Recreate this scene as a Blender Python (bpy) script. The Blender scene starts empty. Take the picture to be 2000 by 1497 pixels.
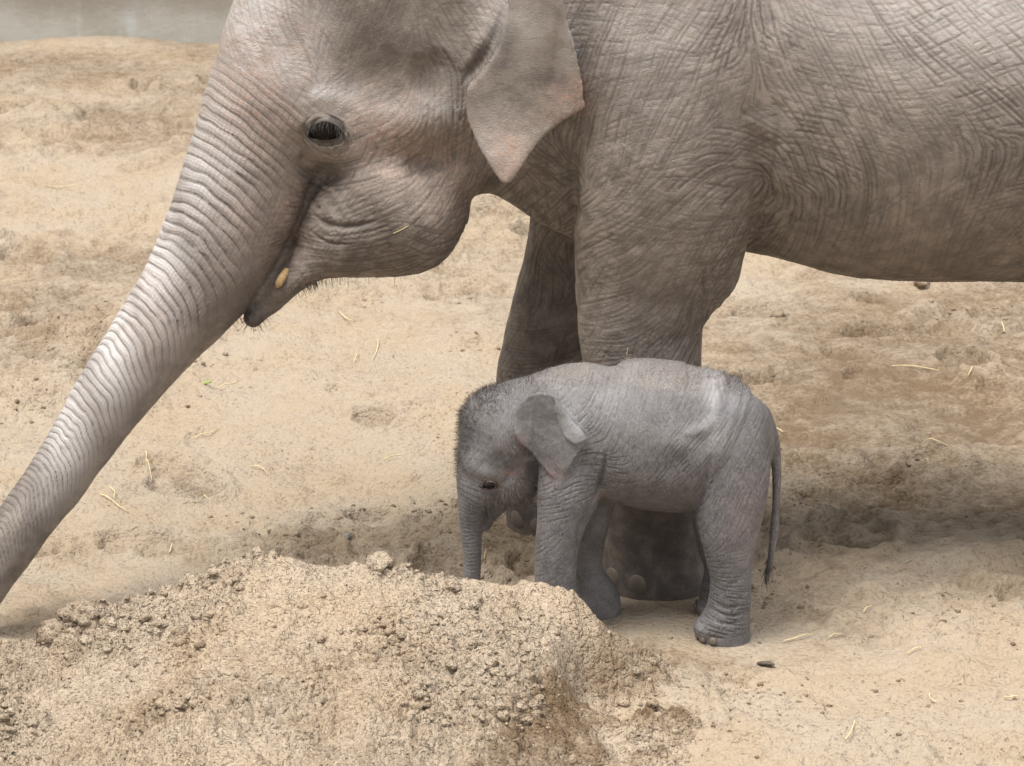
import bpy, bmesh, math, random
import numpy as np

# ------------------------------------------------------------------ camera, sky, sun, exposure
scene = bpy.context.scene
col = scene.collection
R = math.radians
cd = bpy.data.cameras.new('camera')
cam = bpy.data.objects.new('camera', cd)
col.objects.link(cam)
cam.location = (-0.464, -10.5, 4.065)
cam.rotation_euler = (R(90 - 18), 0, 0)
cd.sensor_width = 36
cd.lens = 110.88
cd.clip_start = 0.1
cd.clip_end = 2000
cd.dof.use_dof = True
cd.dof.focus_distance = 10.75
cd.dof.aperture_fstop = 7.1
scene.camera = cam

SUN_EL, SUN_AZ = 66, -66          # azimuth from -Y (behind the camera), negative = to the left
world = bpy.data.worlds.new('World')
scene.world = world
world.use_nodes = True
wt = world.node_tree
sky = wt.nodes.new('ShaderNodeTexSky')
sky.sky_type = 'NISHITA'
sky.sun_disc = False
sky.sun_elevation = R(SUN_EL)
sky.sun_rotation = R(180 + SUN_AZ)
sky.dust_density = 4.0
sky.air_density = 1.0
hs = wt.nodes.new('ShaderNodeHueSaturation')     # overcast: the blue of the clear sky is mostly gone
hs.inputs['Saturation'].default_value = 0.22
bg = wt.nodes['Background']
bg.inputs['Strength'].default_value = 0.052
wt.links.new(sky.outputs[0], hs.inputs['Color'])
wt.links.new(hs.outputs[0], bg.inputs['Color'])
sd = bpy.data.lights.new('sun', 'SUN')
sd.energy = 1.5
sd.angle = R(34)
sd.color = (1.0, 0.95, 0.88)
sun = bpy.data.objects.new('sun', sd)
col.objects.link(sun)
sun.rotation_euler = (R(90 - SUN_EL), 0, R(SUN_AZ))
vs = scene.view_settings
vs.view_transform = 'Standard'
vs.look = 'None'
vs.gamma = 1
vs.exposure = 1.7
vs.use_curve_mapping = False
scene.cycles.use_denoising = True
scene.cycles.max_bounces = 6

rng = np.random.default_rng(7)
random.seed(7)
F = np.float32

# ------------------------------------------------------------------ numpy helpers
def hash3(i, j, k, seed):
    n = (i.astype(np.int64) * 374761393 + j.astype(np.int64) * 668265263 + k.astype(np.int64) * 2147483647 + seed * 974711) & 0x7fffffff
    n = ((n ^ (n >> 13)) * 1274126177) & 0x7fffffff
    n = ((n ^ (n >> 16)) * 1103515245) & 0x7fffffff
    return ((n ^ (n >> 15)) & 0xffff).astype(F) / 32767.5 - 1.0

def vnoise(p, seed=0):
    """value noise in -1..1 of an (n,2) or (n,3) array"""
    p = np.asarray(p, F)
    fl = np.floor(p)
    w = p - fl
    w = w * w * (3 - 2 * w)
    I = fl.astype(np.int64)
    x, y = I[:, 0], I[:, 1]
    wx, wy = w[:, 0], w[:, 1]
    def lay(z):
        a = hash3(x, y, z, seed); b = hash3(x + 1, y, z, seed)
        c = hash3(x, y + 1, z, seed); d = hash3(x + 1, y + 1, z, seed)
        ab = a + (b - a) * wx; cc = c + (d - c) * wx
        return ab + (cc - ab) * wy
    if p.shape[1] == 2:
        return lay(np.zeros_like(x))
    z = I[:, 2]
    u = lay(z); v = lay(z + 1)
    return u + (v - u) * w[:, 2]

def fbm(p, octs=4, seed=0, gain=0.5):
    p = np.asarray(p, F)
    a, s, t = 1.0, 0, 0
    for o in range(octs):
        s = s + a * vnoise(p * 2.03 ** o + 17.3 * o, seed + o); t += a; a *= gain
    return s / t

def sstep(a, b, x):
    t = np.clip((x - a) / (b - a), 0, 1)
    return t * t * (3 - 2 * t)

def catmull(nodes, n=5):
    A = np.asarray(nodes, float)
    if len(A) < 3:
        t = np.linspace(0, 1, n + 1)[:, None]
        return A[0] + (A[-1] - A[0]) * t
    E = np.vstack([2 * A[0] - A[1], A, 2 * A[-1] - A[-2]])
    E[0, 3:] = A[0, 3:]; E[-1, 3:] = A[-1, 3:]
    out = []
    for i in range(1, len(E) - 2):
        p0, p1, p2, p3 = E[i - 1:i + 3]
        for t in np.linspace(0, 1, n, endpoint=False):
            out.append(0.5 * (2 * p1 + (p2 - p0) * t + (2 * p0 - 5 * p1 + 4 * p2 - p3) * t * t + (3 * p1 - p0 - 3 * p2 + p3) * t ** 3))
    out.append(A[-1])
    return np.array(out)

# ------------------------------------------------------------------ distance fields
def smin(a, b, k):
    h = np.clip(0.5 + 0.5 * (b - a) / k, 0, 1)
    return b + (a - b) * h - k * h * (1 - h)

class Tube:
    """swept ellipse: rows x, y, z, in-plane half thickness, lateral half thickness"""
    def __init__(s, nodes, L=(0, 1, 0), n=4):
        s.c = catmull(nodes, n).astype(F)
        s.L = np.array(L, F) / np.linalg.norm(L)
        seg = np.linalg.norm(np.diff(s.c[:, :3], axis=0), axis=1)
        s.s = np.concatenate([[0], np.cumsum(seg)]).astype(F)
        r = np.maximum(s.c[:, 3], s.c[:, 4])[:, None]
        s.lo = (s.c[:, :3] - r).min(0); s.hi = (s.c[:, :3] + r).max(0)
    def closest(s, p):
        best = np.full(len(p), 1e9, F); t = np.zeros(len(p), F)
        for i in range(len(s.c) - 1):
            a = s.c[i, :3]; d = s.c[i + 1, :3] - a
            q = p - a
            h = np.clip(q @ d / (d @ d), 0, 1)
            e = q - h[:, None] * d
            dd = np.einsum('ij,ij->i', e, e)
            m = dd < best
            best[m] = dd[m]; t[m] = i + h[m]
        return t
    def at(s, t):
        i = np.minimum(t.astype(int), len(s.c) - 2)
        w = (t - i)[:, None]
        return s.c[i] * (1 - w) + s.c[i + 1] * w, s.s[i] + (s.s[i + 1] - s.s[i]) * w[:, 0]
    def coords(s, p):
        t = s.closest(p)
        c, arc = s.at(t)
        i = np.minimum(t.astype(int), len(s.c) - 2)
        T = s.c[i + 1, :3] - s.c[i, :3]
        T /= np.linalg.norm(T, axis=1)[:, None]
        d = p - c[:, :3]
        D = -np.cross(np.broadcast_to(s.L, T.shape), T)
        return arc, np.arctan2(d @ s.L / c[:, 4], np.einsum('ij,ij->i', d, D) / c[:, 3]), c
    def __call__(s, p):
        out = np.maximum(s.lo - p, p - s.hi).max(1).astype(F)
        m = out < 0.30
        if not m.any():
            return out + 0.02
        q = p[m]
        c, _ = s.at(s.closest(q))
        d = q - c[:, :3]
        dl = d @ s.L
        dn2 = np.maximum(np.einsum('ij,ij->i', d, d) - dl * dl, 0)
        a, b = c[:, 3], c[:, 4]
        k0 = np.sqrt(dl * dl / (b * b) + dn2 / (a * a)) + 1e-6
        k1 = np.sqrt(dl * dl / b ** 4 + dn2 / a ** 4) + 1e-6
        r = k0 * (k0 - 1) / k1
        small = k0 < 0.3
        r[small] = -np.minimum(a, b)[small] * 0.8
        out[m] = r
        out[~m] += 0.02
        return out

def ell(node, L=(0, 1, 0)):
    a = np.array(node, float); b = a.copy(); b[0] += 1e-3
    return Tube([a, b], L, 1)

class Sheet:
    """thin curved sheet (an ear): outline in x-z, middle surface y = f(x, z)"""
    def __init__(s, outline, yfun, th, n=4):
        P = np.asarray(outline, float)[:, [0, 2]]
        s.P = s.smooth(P, n)
        s.y = yfun; s.th = th
        s.lo = s.P.min(0) - .05; s.hi = s.P.max(0) + .05
    @staticmethod
    def smooth(P, n):
        N = len(P); out = []
        for i in range(N):
            p0, p1, p2, p3 = P[i - 1], P[i], P[(i + 1) % N], P[(i + 2) % N]
            m1 = (p2 - p0) * .38; m2 = (p3 - p1) * .38
            for t in np.linspace(0, 1, n, endpoint=False):
                out.append((2 * t ** 3 - 3 * t * t + 1) * p1 + (t ** 3 - 2 * t * t + t) * m1 + (-2 * t ** 3 + 3 * t * t) * p2 + (t ** 3 - t * t) * m2)
        return np.array(out)
    def d2(s, q):
        best = np.full(len(q), 1e9); ins = np.zeros(len(q), bool)
        P = s.P
        for i in range(len(P)):
            a, b = P[i - 1], P[i]
            d = b - a; e = q - a
            h = np.clip(e @ d / (d @ d + 1e-12), 0, 1)
            f = e - h[:, None] * d
            best = np.minimum(best, (f * f).sum(1))
            c = (a[1] > q[:, 1]) != (b[1] > q[:, 1])
            xx = a[0] + (q[:, 1] - a[1]) * d[0] / (d[1] if abs(d[1]) > 1e-9 else 1e-9)
            ins ^= c & (q[:, 0] < xx)
        r = np.sqrt(best)
        return np.where(ins, -r, r)
    def __call__(s, p):
        out = np.full(len(p), 0.25, F)
        m = ((p[:, [0, 2]] > s.lo) & (p[:, [0, 2]] < s.hi)).all(1)
        if not m.any():
            return out
        q = p[m]
        d = s.d2(q[:, [0, 2]].astype(float))
        dy = np.abs(q[:, 1] - s.y(q[:, 0], q[:, 2])) * 0.9
        # rounded edge, a little thinner towards the rim
        th = s.th * (0.78 + 0.22 * sstep(0, -.08, d))
        r = np.sqrt(np.maximum(d + th, 0) ** 2 + dy ** 2) - th
        r = np.where(d + th < 0, dy - th, r)
        out[m] = r
        return np.minimum(out, 0.25)

def surface_nets(sdf, lo, hi, h):
    lo = np.array(lo, F); n = np.ceil((np.array(hi) - lo) / h).astype(int)
    n = (n + 7) // 8 * 8
    V = np.full(n + 1, np.nan, F)
    def blocks(base, size, sub):
        g = np.stack(np.meshgrid(*[np.arange(0, size, sub)] * 3, indexing='ij'), -1).reshape(-1, 3)
        return (base[:, None] + g[None]).reshape(-1, 3)
    b = np.stack(np.meshgrid(*[np.arange(0, m, 8) for m in n], indexing='ij'), -1).reshape(-1, 3)
    d = sdf((lo + (b + 4) * h).astype(F))
    b = b[np.abs(d) < 7 * h * 1.6]
    b = blocks(b, 8, 4)
    d = sdf((lo + (b + 2) * h).astype(F))
    b = b[np.abs(d) < 3.5 * h * 1.6]
    g = np.stack(np.meshgrid(*[np.arange(5)] * 3, indexing='ij'), -1).reshape(-1, 3)
    dim = n + 1
    key = np.unique((((b[:, None] + g[None]).reshape(-1, 3)) * [dim[1] * dim[2], dim[2], 1]).sum(1))
    idx = np.stack(np.unravel_index(key, dim), -1)
    vals = np.empty(len(key), F)
    for i in range(0, len(key), 400000):
        vals[i:i + 400000] = sdf((lo + idx[i:i + 400000] * h).astype(F))
    V.reshape(-1)[key] = vals
    ins = V < 0
    val = ~np.isnan(V)
    cnt = np.zeros(n, np.int8); ok = np.ones(n, bool)
    for o in np.ndindex(2, 2, 2):
        sl = tuple(slice(o[a], o[a] + n[a]) for a in range(3))
        cnt += ins[sl]; ok &= val[sl]
    act = ok & (cnt > 0) & (cnt < 8)
    cid = np.full(n, -1, np.int32)
    ac = np.argwhere(act)
    cid[act] = np.arange(len(ac))
    acc = np.zeros((len(ac), 3), F); num = np.zeros(len(ac), F)
    cor = list(np.ndindex(2, 2, 2))
    cv = {o: V[tuple((ac + o).T)] for o in cor}
    for o in cor:
        for ax in range(3):
            if o[ax] == 0:
                e = list(o); e[ax] = 1; e = tuple(e)
                a, c = cv[o], cv[e]
                m = (a < 0) != (c < 0)
                t = a[m] / (a[m] - c[m])
                pt = np.tile(np.array(o, F), (m.sum(), 1)); pt[:, ax] += t
                acc[m] += pt; num[m] += 1
    verts = lo + (ac + acc / num[:, None]) * h
    quads = []
    for ax in range(3):
        u, v = (ax + 1) % 3, (ax + 2) % 3
        s0 = [slice(None)] * 3; s1 = [slice(None)] * 3
        s0[ax] = slice(0, -1); s1[ax] = slice(1, None)
        x = (ins[tuple(s0)] != ins[tuple(s1)]) & val[tuple(s0)] & val[tuple(s1)]
        e = np.argwhere(x)
        e = e[(e[:, u] > 0) & (e[:, v] > 0) & (e[:, u] < n[u]) & (e[:, v] < n[v])]
        flip = ins[tuple(e.T)]
        def cell(du, dv):
            c = e.copy(); c[:, u] -= du; c[:, v] -= dv
            return cid[tuple(c.T)]
        q = np.stack([cell(1, 1), cell(0, 1), cell(0, 0), cell(1, 0)], 1)
        q[~flip] = q[~flip][:, ::-1]
        quads.append(q[(q >= 0).all(1)])
    return verts.astype(F), np.vstack(quads)

def mesh_from(name, V, Q):
    me = bpy.data.meshes.new(name)
    V = np.asarray(V, F); Q = np.asarray(Q, np.int32)
    k = Q.shape[1]
    me.vertices.add(len(V)); me.vertices.foreach_set('co', V.ravel())
    me.loops.add(Q.size); me.loops.foreach_set('vertex_index', Q.ravel())
    me.polygons.add(len(Q))
    me.polygons.foreach_set('loop_start', np.arange(0, Q.size, k, dtype=np.int32))
    me.polygons.foreach_set('use_smooth', np.ones(len(Q), bool))
    me.update(calc_edges=True)
    return me

def mesh_loops(name, V, polys):
    """polys: list of (n,k) index arrays of any k"""
    me = bpy.data.meshes.new(name)
    V = np.asarray(V, F)
    li = np.concatenate([q.ravel() for q in polys]).astype(np.int32)
    ls = np.concatenate([np.full(len(q), q.shape[1]) for q in polys])
    st = np.concatenate([[0], np.cumsum(ls)[:-1]]).astype(np.int32)
    me.vertices.add(len(V)); me.vertices.foreach_set('co', V.ravel())
    me.loops.add(len(li)); me.loops.foreach_set('vertex_index', li)
    me.polygons.add(len(ls)); me.polygons.foreach_set('loop_start', st)
    me.polygons.foreach_set('use_smooth', np.ones(len(ls), bool))
    me.update(calc_edges=True)
    return me

def subdivided(name, V, Q, sel):
    """Catmull-Clark step on the selected quads; quads along the border of the selection take the new edge points as extra corners"""
    V = V.astype(float); n = len(V)
    E = np.sort(np.stack([Q, np.roll(Q, -1, 1)], 2).reshape(-1, 2), 1)
    ek, ei = np.unique(E[:, 0].astype(np.int64) * n + E[:, 1], return_inverse=True)
    ei = ei.reshape(-1, 4)
    ev = np.stack([ek // n, ek % n], 1)
    fc = V[Q].mean(1)
    nf = np.bincount(ei.ravel(), minlength=len(ek))
    fs = np.stack([np.bincount(ei.ravel(), np.repeat(fc[:, a], 4), len(ek)) for a in range(3)], 1)
    mid = V[ev].mean(1)
    ep = np.where((nf == 2)[:, None], (mid * 2 + fs) / 4, mid)
    val = np.bincount(Q.ravel(), minlength=n).astype(float)[:, None]
    Fv = np.stack([np.bincount(Q.ravel(), np.repeat(fc[:, a], 4), n) for a in range(3)], 1) / np.maximum(val, 1)
    ne = np.bincount(ev.ravel(), minlength=n).astype(float)[:, None]
    Rv = np.stack([np.bincount(ev.ravel(), np.repeat(mid[:, a], 2), n) for a in range(3)], 1) / np.maximum(ne, 1)
    Vn = (Fv + 2 * Rv + (val - 3) * V) / np.maximum(val, 1)
    Vn = np.where(val == ne, Vn, V)
    used = np.zeros(len(ek), bool); used[ei[sel]] = True
    eid = np.cumsum(used) - 1 + n
    fid = np.cumsum(sel) - 1 + n + used.sum()
    A = np.vstack([Vn, ep[used], fc[sel]])
    q, e, f = Q[sel], eid[ei[sel]], fid[sel][:, None]
    new = np.vstack([np.hstack([q[:, [k]], e[:, [k]], f, e[:, [k - 1]]]) for k in range(4)])
    rest = np.flatnonzero(~sel)
    ru = used[ei[rest]]
    plain = rest[~ru.any(1)]
    polys = [new, Q[plain]]
    by = {}
    for i in rest[ru.any(1)]:
        L = []
        for k in range(4):
            L.append(Q[i, k])
            if used[ei[i, k]]: L.append(eid[ei[i, k]])
        by.setdefault(len(L), []).append(L)
    polys += [np.array(v) for v in by.values()]
    return mesh_loops(name, A, polys)

def get_co(me):
    a = np.empty(len(me.vertices) * 3, F); me.vertices.foreach_get('co', a); return a.reshape(-1, 3)
def set_co(me, V):
    me.vertices.foreach_set('co', np.asarray(V, F).ravel()); me.update()
def get_no(me):
    a = np.empty(len(me.vertices) * 3, F); me.vertex_normals.foreach_get('vector', a); return a.reshape(-1, 3)
def fattr(me, name, v):
    at = me.attributes.new(name, 'FLOAT', 'POINT'); at.data.foreach_set('value', np.asarray(v, F))
def vattr(me, name, v):
    at = me.attributes.new(name, 'FLOAT_VECTOR', 'POINT'); at.data.foreach_set('vector', np.asarray(v, F).ravel())

def polydist(p, L):
    """distance of (n,2) points to a polyline, plus the position along it 0..1"""
    best = np.full(len(p), 1e9, F); tt = np.zeros(len(p), F)
    m = len(L) - 1
    for i in range(m):
        a = L[i]; d = L[i + 1] - a; e = p - a
        h = np.clip(e @ d / (d @ d + 1e-12), 0, 1)
        f = e - h[:, None] * d
        r = (f * f).sum(1)
        k = r < best
        best[k] = r[k]; tt[k] = (i + h[k]) / m
    return np.sqrt(best), tt

def carve(V, Nn, disp, strokes, side=-1, yband=0.3, crease=None):
    """strokes: (depth, width, [points]); negative depth raises a fold. Works on the skin facing `side` in y"""
    for depth, width, pts in strokes:
        A = np.asarray(pts, float)
        L = catmull(A, 5)[:, [0, 2]].astype(F)
        lo = L.min(0) - 3 * width; hi = L.max(0) + 3 * width
        ym = A[:, 1].mean()
        m = np.flatnonzero((V[:, 0] > lo[0]) & (V[:, 0] < hi[0]) & (V[:, 2] > lo[1]) & (V[:, 2] < hi[1]) & (np.abs(V[:, 1] - ym) < yband) & (Nn[:, 1] * side > -0.15))
        if not len(m):
            continue
        d, t = polydist(V[m][:, [0, 2]], L)
        wd = width * (.45 + .55 * sstep(0, .35, np.minimum(t, 1 - t)))
        g = np.exp(-(d / wd) ** 2) * np.clip(np.minimum(t, 1 - t) * 3.2, 0, 1) ** .8
        disp[m] -= depth * g
        if crease is not None and depth > 0 and width < .012:
            crease[m] = np.maximum(crease[m], .7 * g * min(1, depth / .008))

def crease_map(x0, x1, z0, z1, res, ctrl, seed, passes):
    """height map of skin creases: evenly spaced, wandering lines that follow an orientation field.
    ctrl rows: place, angle deg, spacing, depth, second-family turn deg. passes: (turn scale, spacing x, depth x, min, max length, width)"""
    nx, nz = int((x1 - x0) / res), int((z1 - z0) / res)
    C = np.array([[c[0][0], c[0][2]] for c in ctrl]); A = np.radians([c[1] for c in ctrl])
    cg = .02
    gx_, gz_ = np.arange(x0, x1 + cg, cg), np.arange(z0, z1 + cg, cg)
    GX, GZ = np.meshgrid(gx_, gz_, indexing='ij'); gp = np.stack([GX.ravel(), GZ.ravel()], 1)
    w = (((gp[:, None] - C[None]) ** 2).sum(2) + .003) ** -1.5; w /= w.sum(1)[:, None]
    jit = .14 * vnoise(gp * 6, seed) + .14 * vnoise(gp * 19, seed + 1)
    ang = (0.5 * np.arctan2(w @ np.sin(2 * A), w @ np.cos(2 * A)) + jit).reshape(GX.shape)
    S = (w @ np.array([c[2] for c in ctrl])).reshape(GX.shape)
    D = ((w @ np.array([c[3] for c in ctrl])) * (1 + .5 * vnoise(gp * 3.5, seed + 2))).reshape(GX.shape)
    T = (w @ np.radians([c[4] for c in ctrl])).reshape(GX.shape)
    H = np.zeros((nx, nz), F)
    r = np.random.default_rng(seed)
    k = 4
    O = np.arange(-k, k + 1) * res
    for turn, sx, dx, l0, l1, width in passes:
        oc = .004; occ = np.zeros((int((x1 - x0) / oc) + 2, int((z1 - z0) / oc) + 2), np.int32)
        step = res * 1.2; lid = 0
        area = (x1 - x0) * (z1 - z0)
        nseed = int(area / (S.mean() * sx * .05))
        for X, Z in zip(r.uniform(x0 + .03, x1 - .03, nseed), r.uniform(z0 + .03, z1 - .03, nseed)):
            gi, gj = int((X - x0) / cg), int((Z - z0) / cg)
            d0 = D[gi, gj] * dx
            if d0 < 3e-4: continue
            sep = max(1, int(S[gi, gj] * sx * .5 / oc))
            oi, oj = int((X - x0) / oc), int((Z - z0) / oc)
            if occ[max(0, oi - sep):oi + sep + 1, max(0, oj - sep):oj + sep + 1].any(): continue
            lid += 1
            L = r.uniform(l0, l1); pts = []
            for sg in (1, -1):
                x, z, hx, hz = X, Z, 0, 0
                for n in range(int(L * .5 / step)):
                    gi, gj = int((x - x0) / cg), int((z - z0) / cg)
                    a = ang[gi, gj] + T[gi, gj] * turn
                    cx, cz = math.cos(a), math.sin(a)
                    if n == 0: cx, cz = cx * sg, cz * sg
                    elif cx * hx + cz * hz < 0: cx, cz = -cx, -cz
                    hx, hz = cx, cz
                    x += cx * step; z += cz * step
                    if not (x0 + .03 < x < x1 - .03 and z0 + .03 < z < z1 - .03): break
                    sp = max(1, int(S[gi, gj] * sx * .28 / oc))
                    oi, oj = int((x - x0) / oc), int((z - z0) / oc)
                    q = occ[max(0, oi - sp):oi + sp + 1, max(0, oj - sp):oj + sp + 1]
                    if ((q != 0) & (q != lid)).any(): break
                    occ[oi, oj] = lid
                    pts.append((x, z, 1 - n * step / (L * .5)))
            dd = d0 * r.uniform(.55, 1.25)
            for x, z, t in pts:
                i, j = int((x - x0) / res), int((z - z0) / res)
                if i < k or j < k or i >= nx - k or j >= nz - k: continue
                g = dd * min(1, t * 2.2 + .1) * np.exp(-((O + i * res + x0 - x)[:, None] ** 2 + (O + j * res + z0 - z)[None] ** 2) / width ** 2)
                v = H[i - k:i + k + 1, j - k:j + k + 1]
                np.maximum(v, g, out=v)
    def sample(p):
        fx = np.clip((p[:, 0] - x0) / res, 0, nx - 1.01); fz = np.clip((p[:, 1] - z0) / res, 0, nz - 1.01)
        i = fx.astype(int); j = fz.astype(int); a = fx - i; b = fz - j
        return (H[i, j] * (1 - a) + H[i + 1, j] * a) * (1 - b) + (H[i, j + 1] * (1 - a) + H[i + 1, j + 1] * a) * b
    return sample

# ------------------------------------------------------------------ object helpers
def obj(name, me, mat=None, parent=None, **props):
    o = bpy.data.objects.new(name, me)
    col.objects.link(o)
    if mat: me.materials.append(mat)
    if parent: o.parent = parent
    for k, v in props.items(): o[k] = v
    return o
def empty(name, loc, **props):
    o = obj(name, None, **props); o.location = loc; o.empty_display_size = .1
    return o
def child(name, me, mat, parent):
    """mesh in world coordinates hung under a parent that sits at its own place"""
    o = obj(name, me, mat, parent)
    o.matrix_parent_inverse = parent.matrix_world.inverted() if parent.type != 'EMPTY' else __import__('mathutils').Matrix.Translation(-parent.location)
    return o

# ------------------------------------------------------------------ material helpers
class NT:
    def __init__(s, name):
        s.m = bpy.data.materials.new(name); s.m.use_nodes = True
        s.t = s.m.node_tree; s.b = s.t.nodes['Principled BSDF']
        s.b.inputs['Specular IOR Level'].default_value = .35
        s.co = s.t.nodes.new('ShaderNodeTexCoord').outputs['Object']
    def n(s, typ, **kw):
        k = s.t.nodes.new('ShaderNode' + typ)
        for a, v in kw.items(): setattr(k, a, v)
        return k
    def link(s, a, b):
        if isinstance(a, (int, float)): b.default_value = a
        elif isinstance(a, tuple): b.default_value = a if len(a) == 4 or b.type == 'VECTOR' else (*a, 1)
        else: s.t.links.new(a, b)
    def noise(s, scale, detail=4, rough=.55, vec=None, dist=0):
        k = s.n('TexNoise'); s.link(vec or s.co, k.inputs['Vector'])
        k.inputs['Scale'].default_value = scale; k.inputs['Detail'].default_value = detail
        k.inputs['Roughness'].default_value = rough; k.inputs['Distortion'].default_value = dist
        return k.outputs['Fac']
    def voro(s, scale, feature='F1', vec=None, rand=1):
        k = s.n('TexVoronoi', feature=feature); s.link(vec or s.co, k.inputs['Vector'])
        k.inputs['Scale'].default_value = scale; k.inputs['Randomness'].default_value = rand
        return k.outputs['Distance']
    def math(s, op, a, b=0.0, clamp=False):
        k = s.n('Math', operation=op, use_clamp=clamp)
        s.link(a, k.inputs[0]); s.link(b, k.inputs[1])
        return k.outputs[0]
    def ramp(s, x, a, b, lo=0.0, hi=1.0):
        k = s.n('MapRange', interpolation_type='SMOOTHSTEP')
        s.link(x, k.inputs[0])
        for i, v in zip((1, 2, 3, 4), (a, b, lo, hi)): k.inputs[i].default_value = v
        return k.outputs[0]
    def mix(s, f, a, b, blend='MIX'):
        k = s.n('Mix', data_type='RGBA', blend_type=blend)
        s.link(f, k.inputs[0]); s.link(a, k.inputs[6]); s.link(b, k.inputs[7])
        return k.outputs[2]
    def attr(s, name):
        k = s.n('Attribute', attribute_name=name)
        return k.outputs['Fac'], k.outputs['Vector']
    def mapping(s, vec, rot=(0, 0, 0), scale=(1, 1, 1)):
        k = s.n('Mapping'); s.link(vec, k.inputs[0])
        k.inputs['Rotation'].default_value = rot; k.inputs['Scale'].default_value = scale
        return k.outputs[0]
    def bump(s, h, dist, strength=1.0, prev=None):
        k = s.n('Bump'); s.link(h, k.inputs['Height'])
        k.inputs['Distance'].default_value = dist; k.inputs['Strength'].default_value = strength
        if prev: s.link(prev, k.inputs['Normal'])
        return k.outputs[0]
    def out(s, color=None, rough=None, normal=None):
        if color is not None: s.link(color, s.b.inputs['Base Color'])
        if rough is not None: s.link(rough, s.b.inputs['Roughness'])
        if normal is not None: s.link(normal, s.b.inputs['Normal'])
        return s.m

def plain(name, c, rough=.6, var=.25, scale=60, spec=.35):
    t = NT(name)
    f = t.noise(scale, 4)
    t.b.inputs['Specular IOR Level'].default_value = spec
    c2 = tuple(max(0, x * (1 - var)) for x in c)
    return t.out(t.mix(t.ramp(f, .35, .65), c, c2), rough)

def sand_mat(name, dry, damp, grain=1.0, clump=1.0, speckle=1.0):
    t = NT(name)
    dm, _ = t.attr('damp')
    n1 = t.noise(2.3, 4, .6); n2 = t.noise(13, 3, .6); n3 = t.noise(52, 3, .6); n4 = t.noise(150, 2, .5)
    f = t.math('ADD', dm, t.math('MULTIPLY', t.math('SUBTRACT', n2, .5), .95))
    f = t.math('ADD', f, t.math('MULTIPLY', t.math('SUBTRACT', n1, .5), .35))
    f = t.math('ADD', f, t.math('MULTIPLY', t.math('SUBTRACT', n3, .5), .8))
    c = t.mix(t.ramp(f, 0.0, 1.0), dry, damp)
    warm = t.mix(t.ramp(n1, .4, .62), (1, 1, 1), (1.0, .95, .88))
    c = t.mix(.8, c, warm, 'MULTIPLY')
    speck = t.math('MULTIPLY', t.ramp(n3, .40, .32), t.ramp(t.noise(1.7, 4, .6), .40, .60, speckle * .25, 1.0) if speckle < 1 else 1.0)
    c = t.mix(t.math('MULTIPLY', speck, .55), c, tuple(x * .35 for x in damp))
    zone = t.ramp(t.noise(3.1, 3, .6), .42, .62, speckle * .35, 1.0) if speckle < 1 else 1.0
    c = t.mix(t.math('MULTIPLY', t.ramp(n4, .58, .72, 0, .45 * speckle), zone), c, (.62, .54, .44))
    c = t.mix(t.math('MULTIPLY', t.ramp(n4, .42, .30, 0, .5 * speckle), zone), c, tuple(x * .45 for x in damp))
    b = t.bump(n2, .05 * clump, .6)
    b = t.bump(n3, .03 * clump, .9, b)
    b = t.bump(n4, .010 * grain, .8, b)
    t.b.inputs['Specular IOR Level'].default_value = .12
    return t.out(c, .95, b)

M = {}
M['ground'] = sand_mat('sand_ground', (.385, .322, .248), (.160, .118, .078), .35, .5, .22)
M['pile'] = sand_mat('sand_heap', (.46, .378, .288), (.185, .130, .082), .7, 1.0, .5)
M['straw'] = plain('straw', (.72, .60, .36), .6)
M['stone'] = plain('stone', (.34, .32, .28), .85, .4, 40)
M['leaf'] = plain('leaf', (.30, .36, .12), .6)
M['bark'] = plain('bark', (.12, .095, .07), .8, .5, 90)

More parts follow.
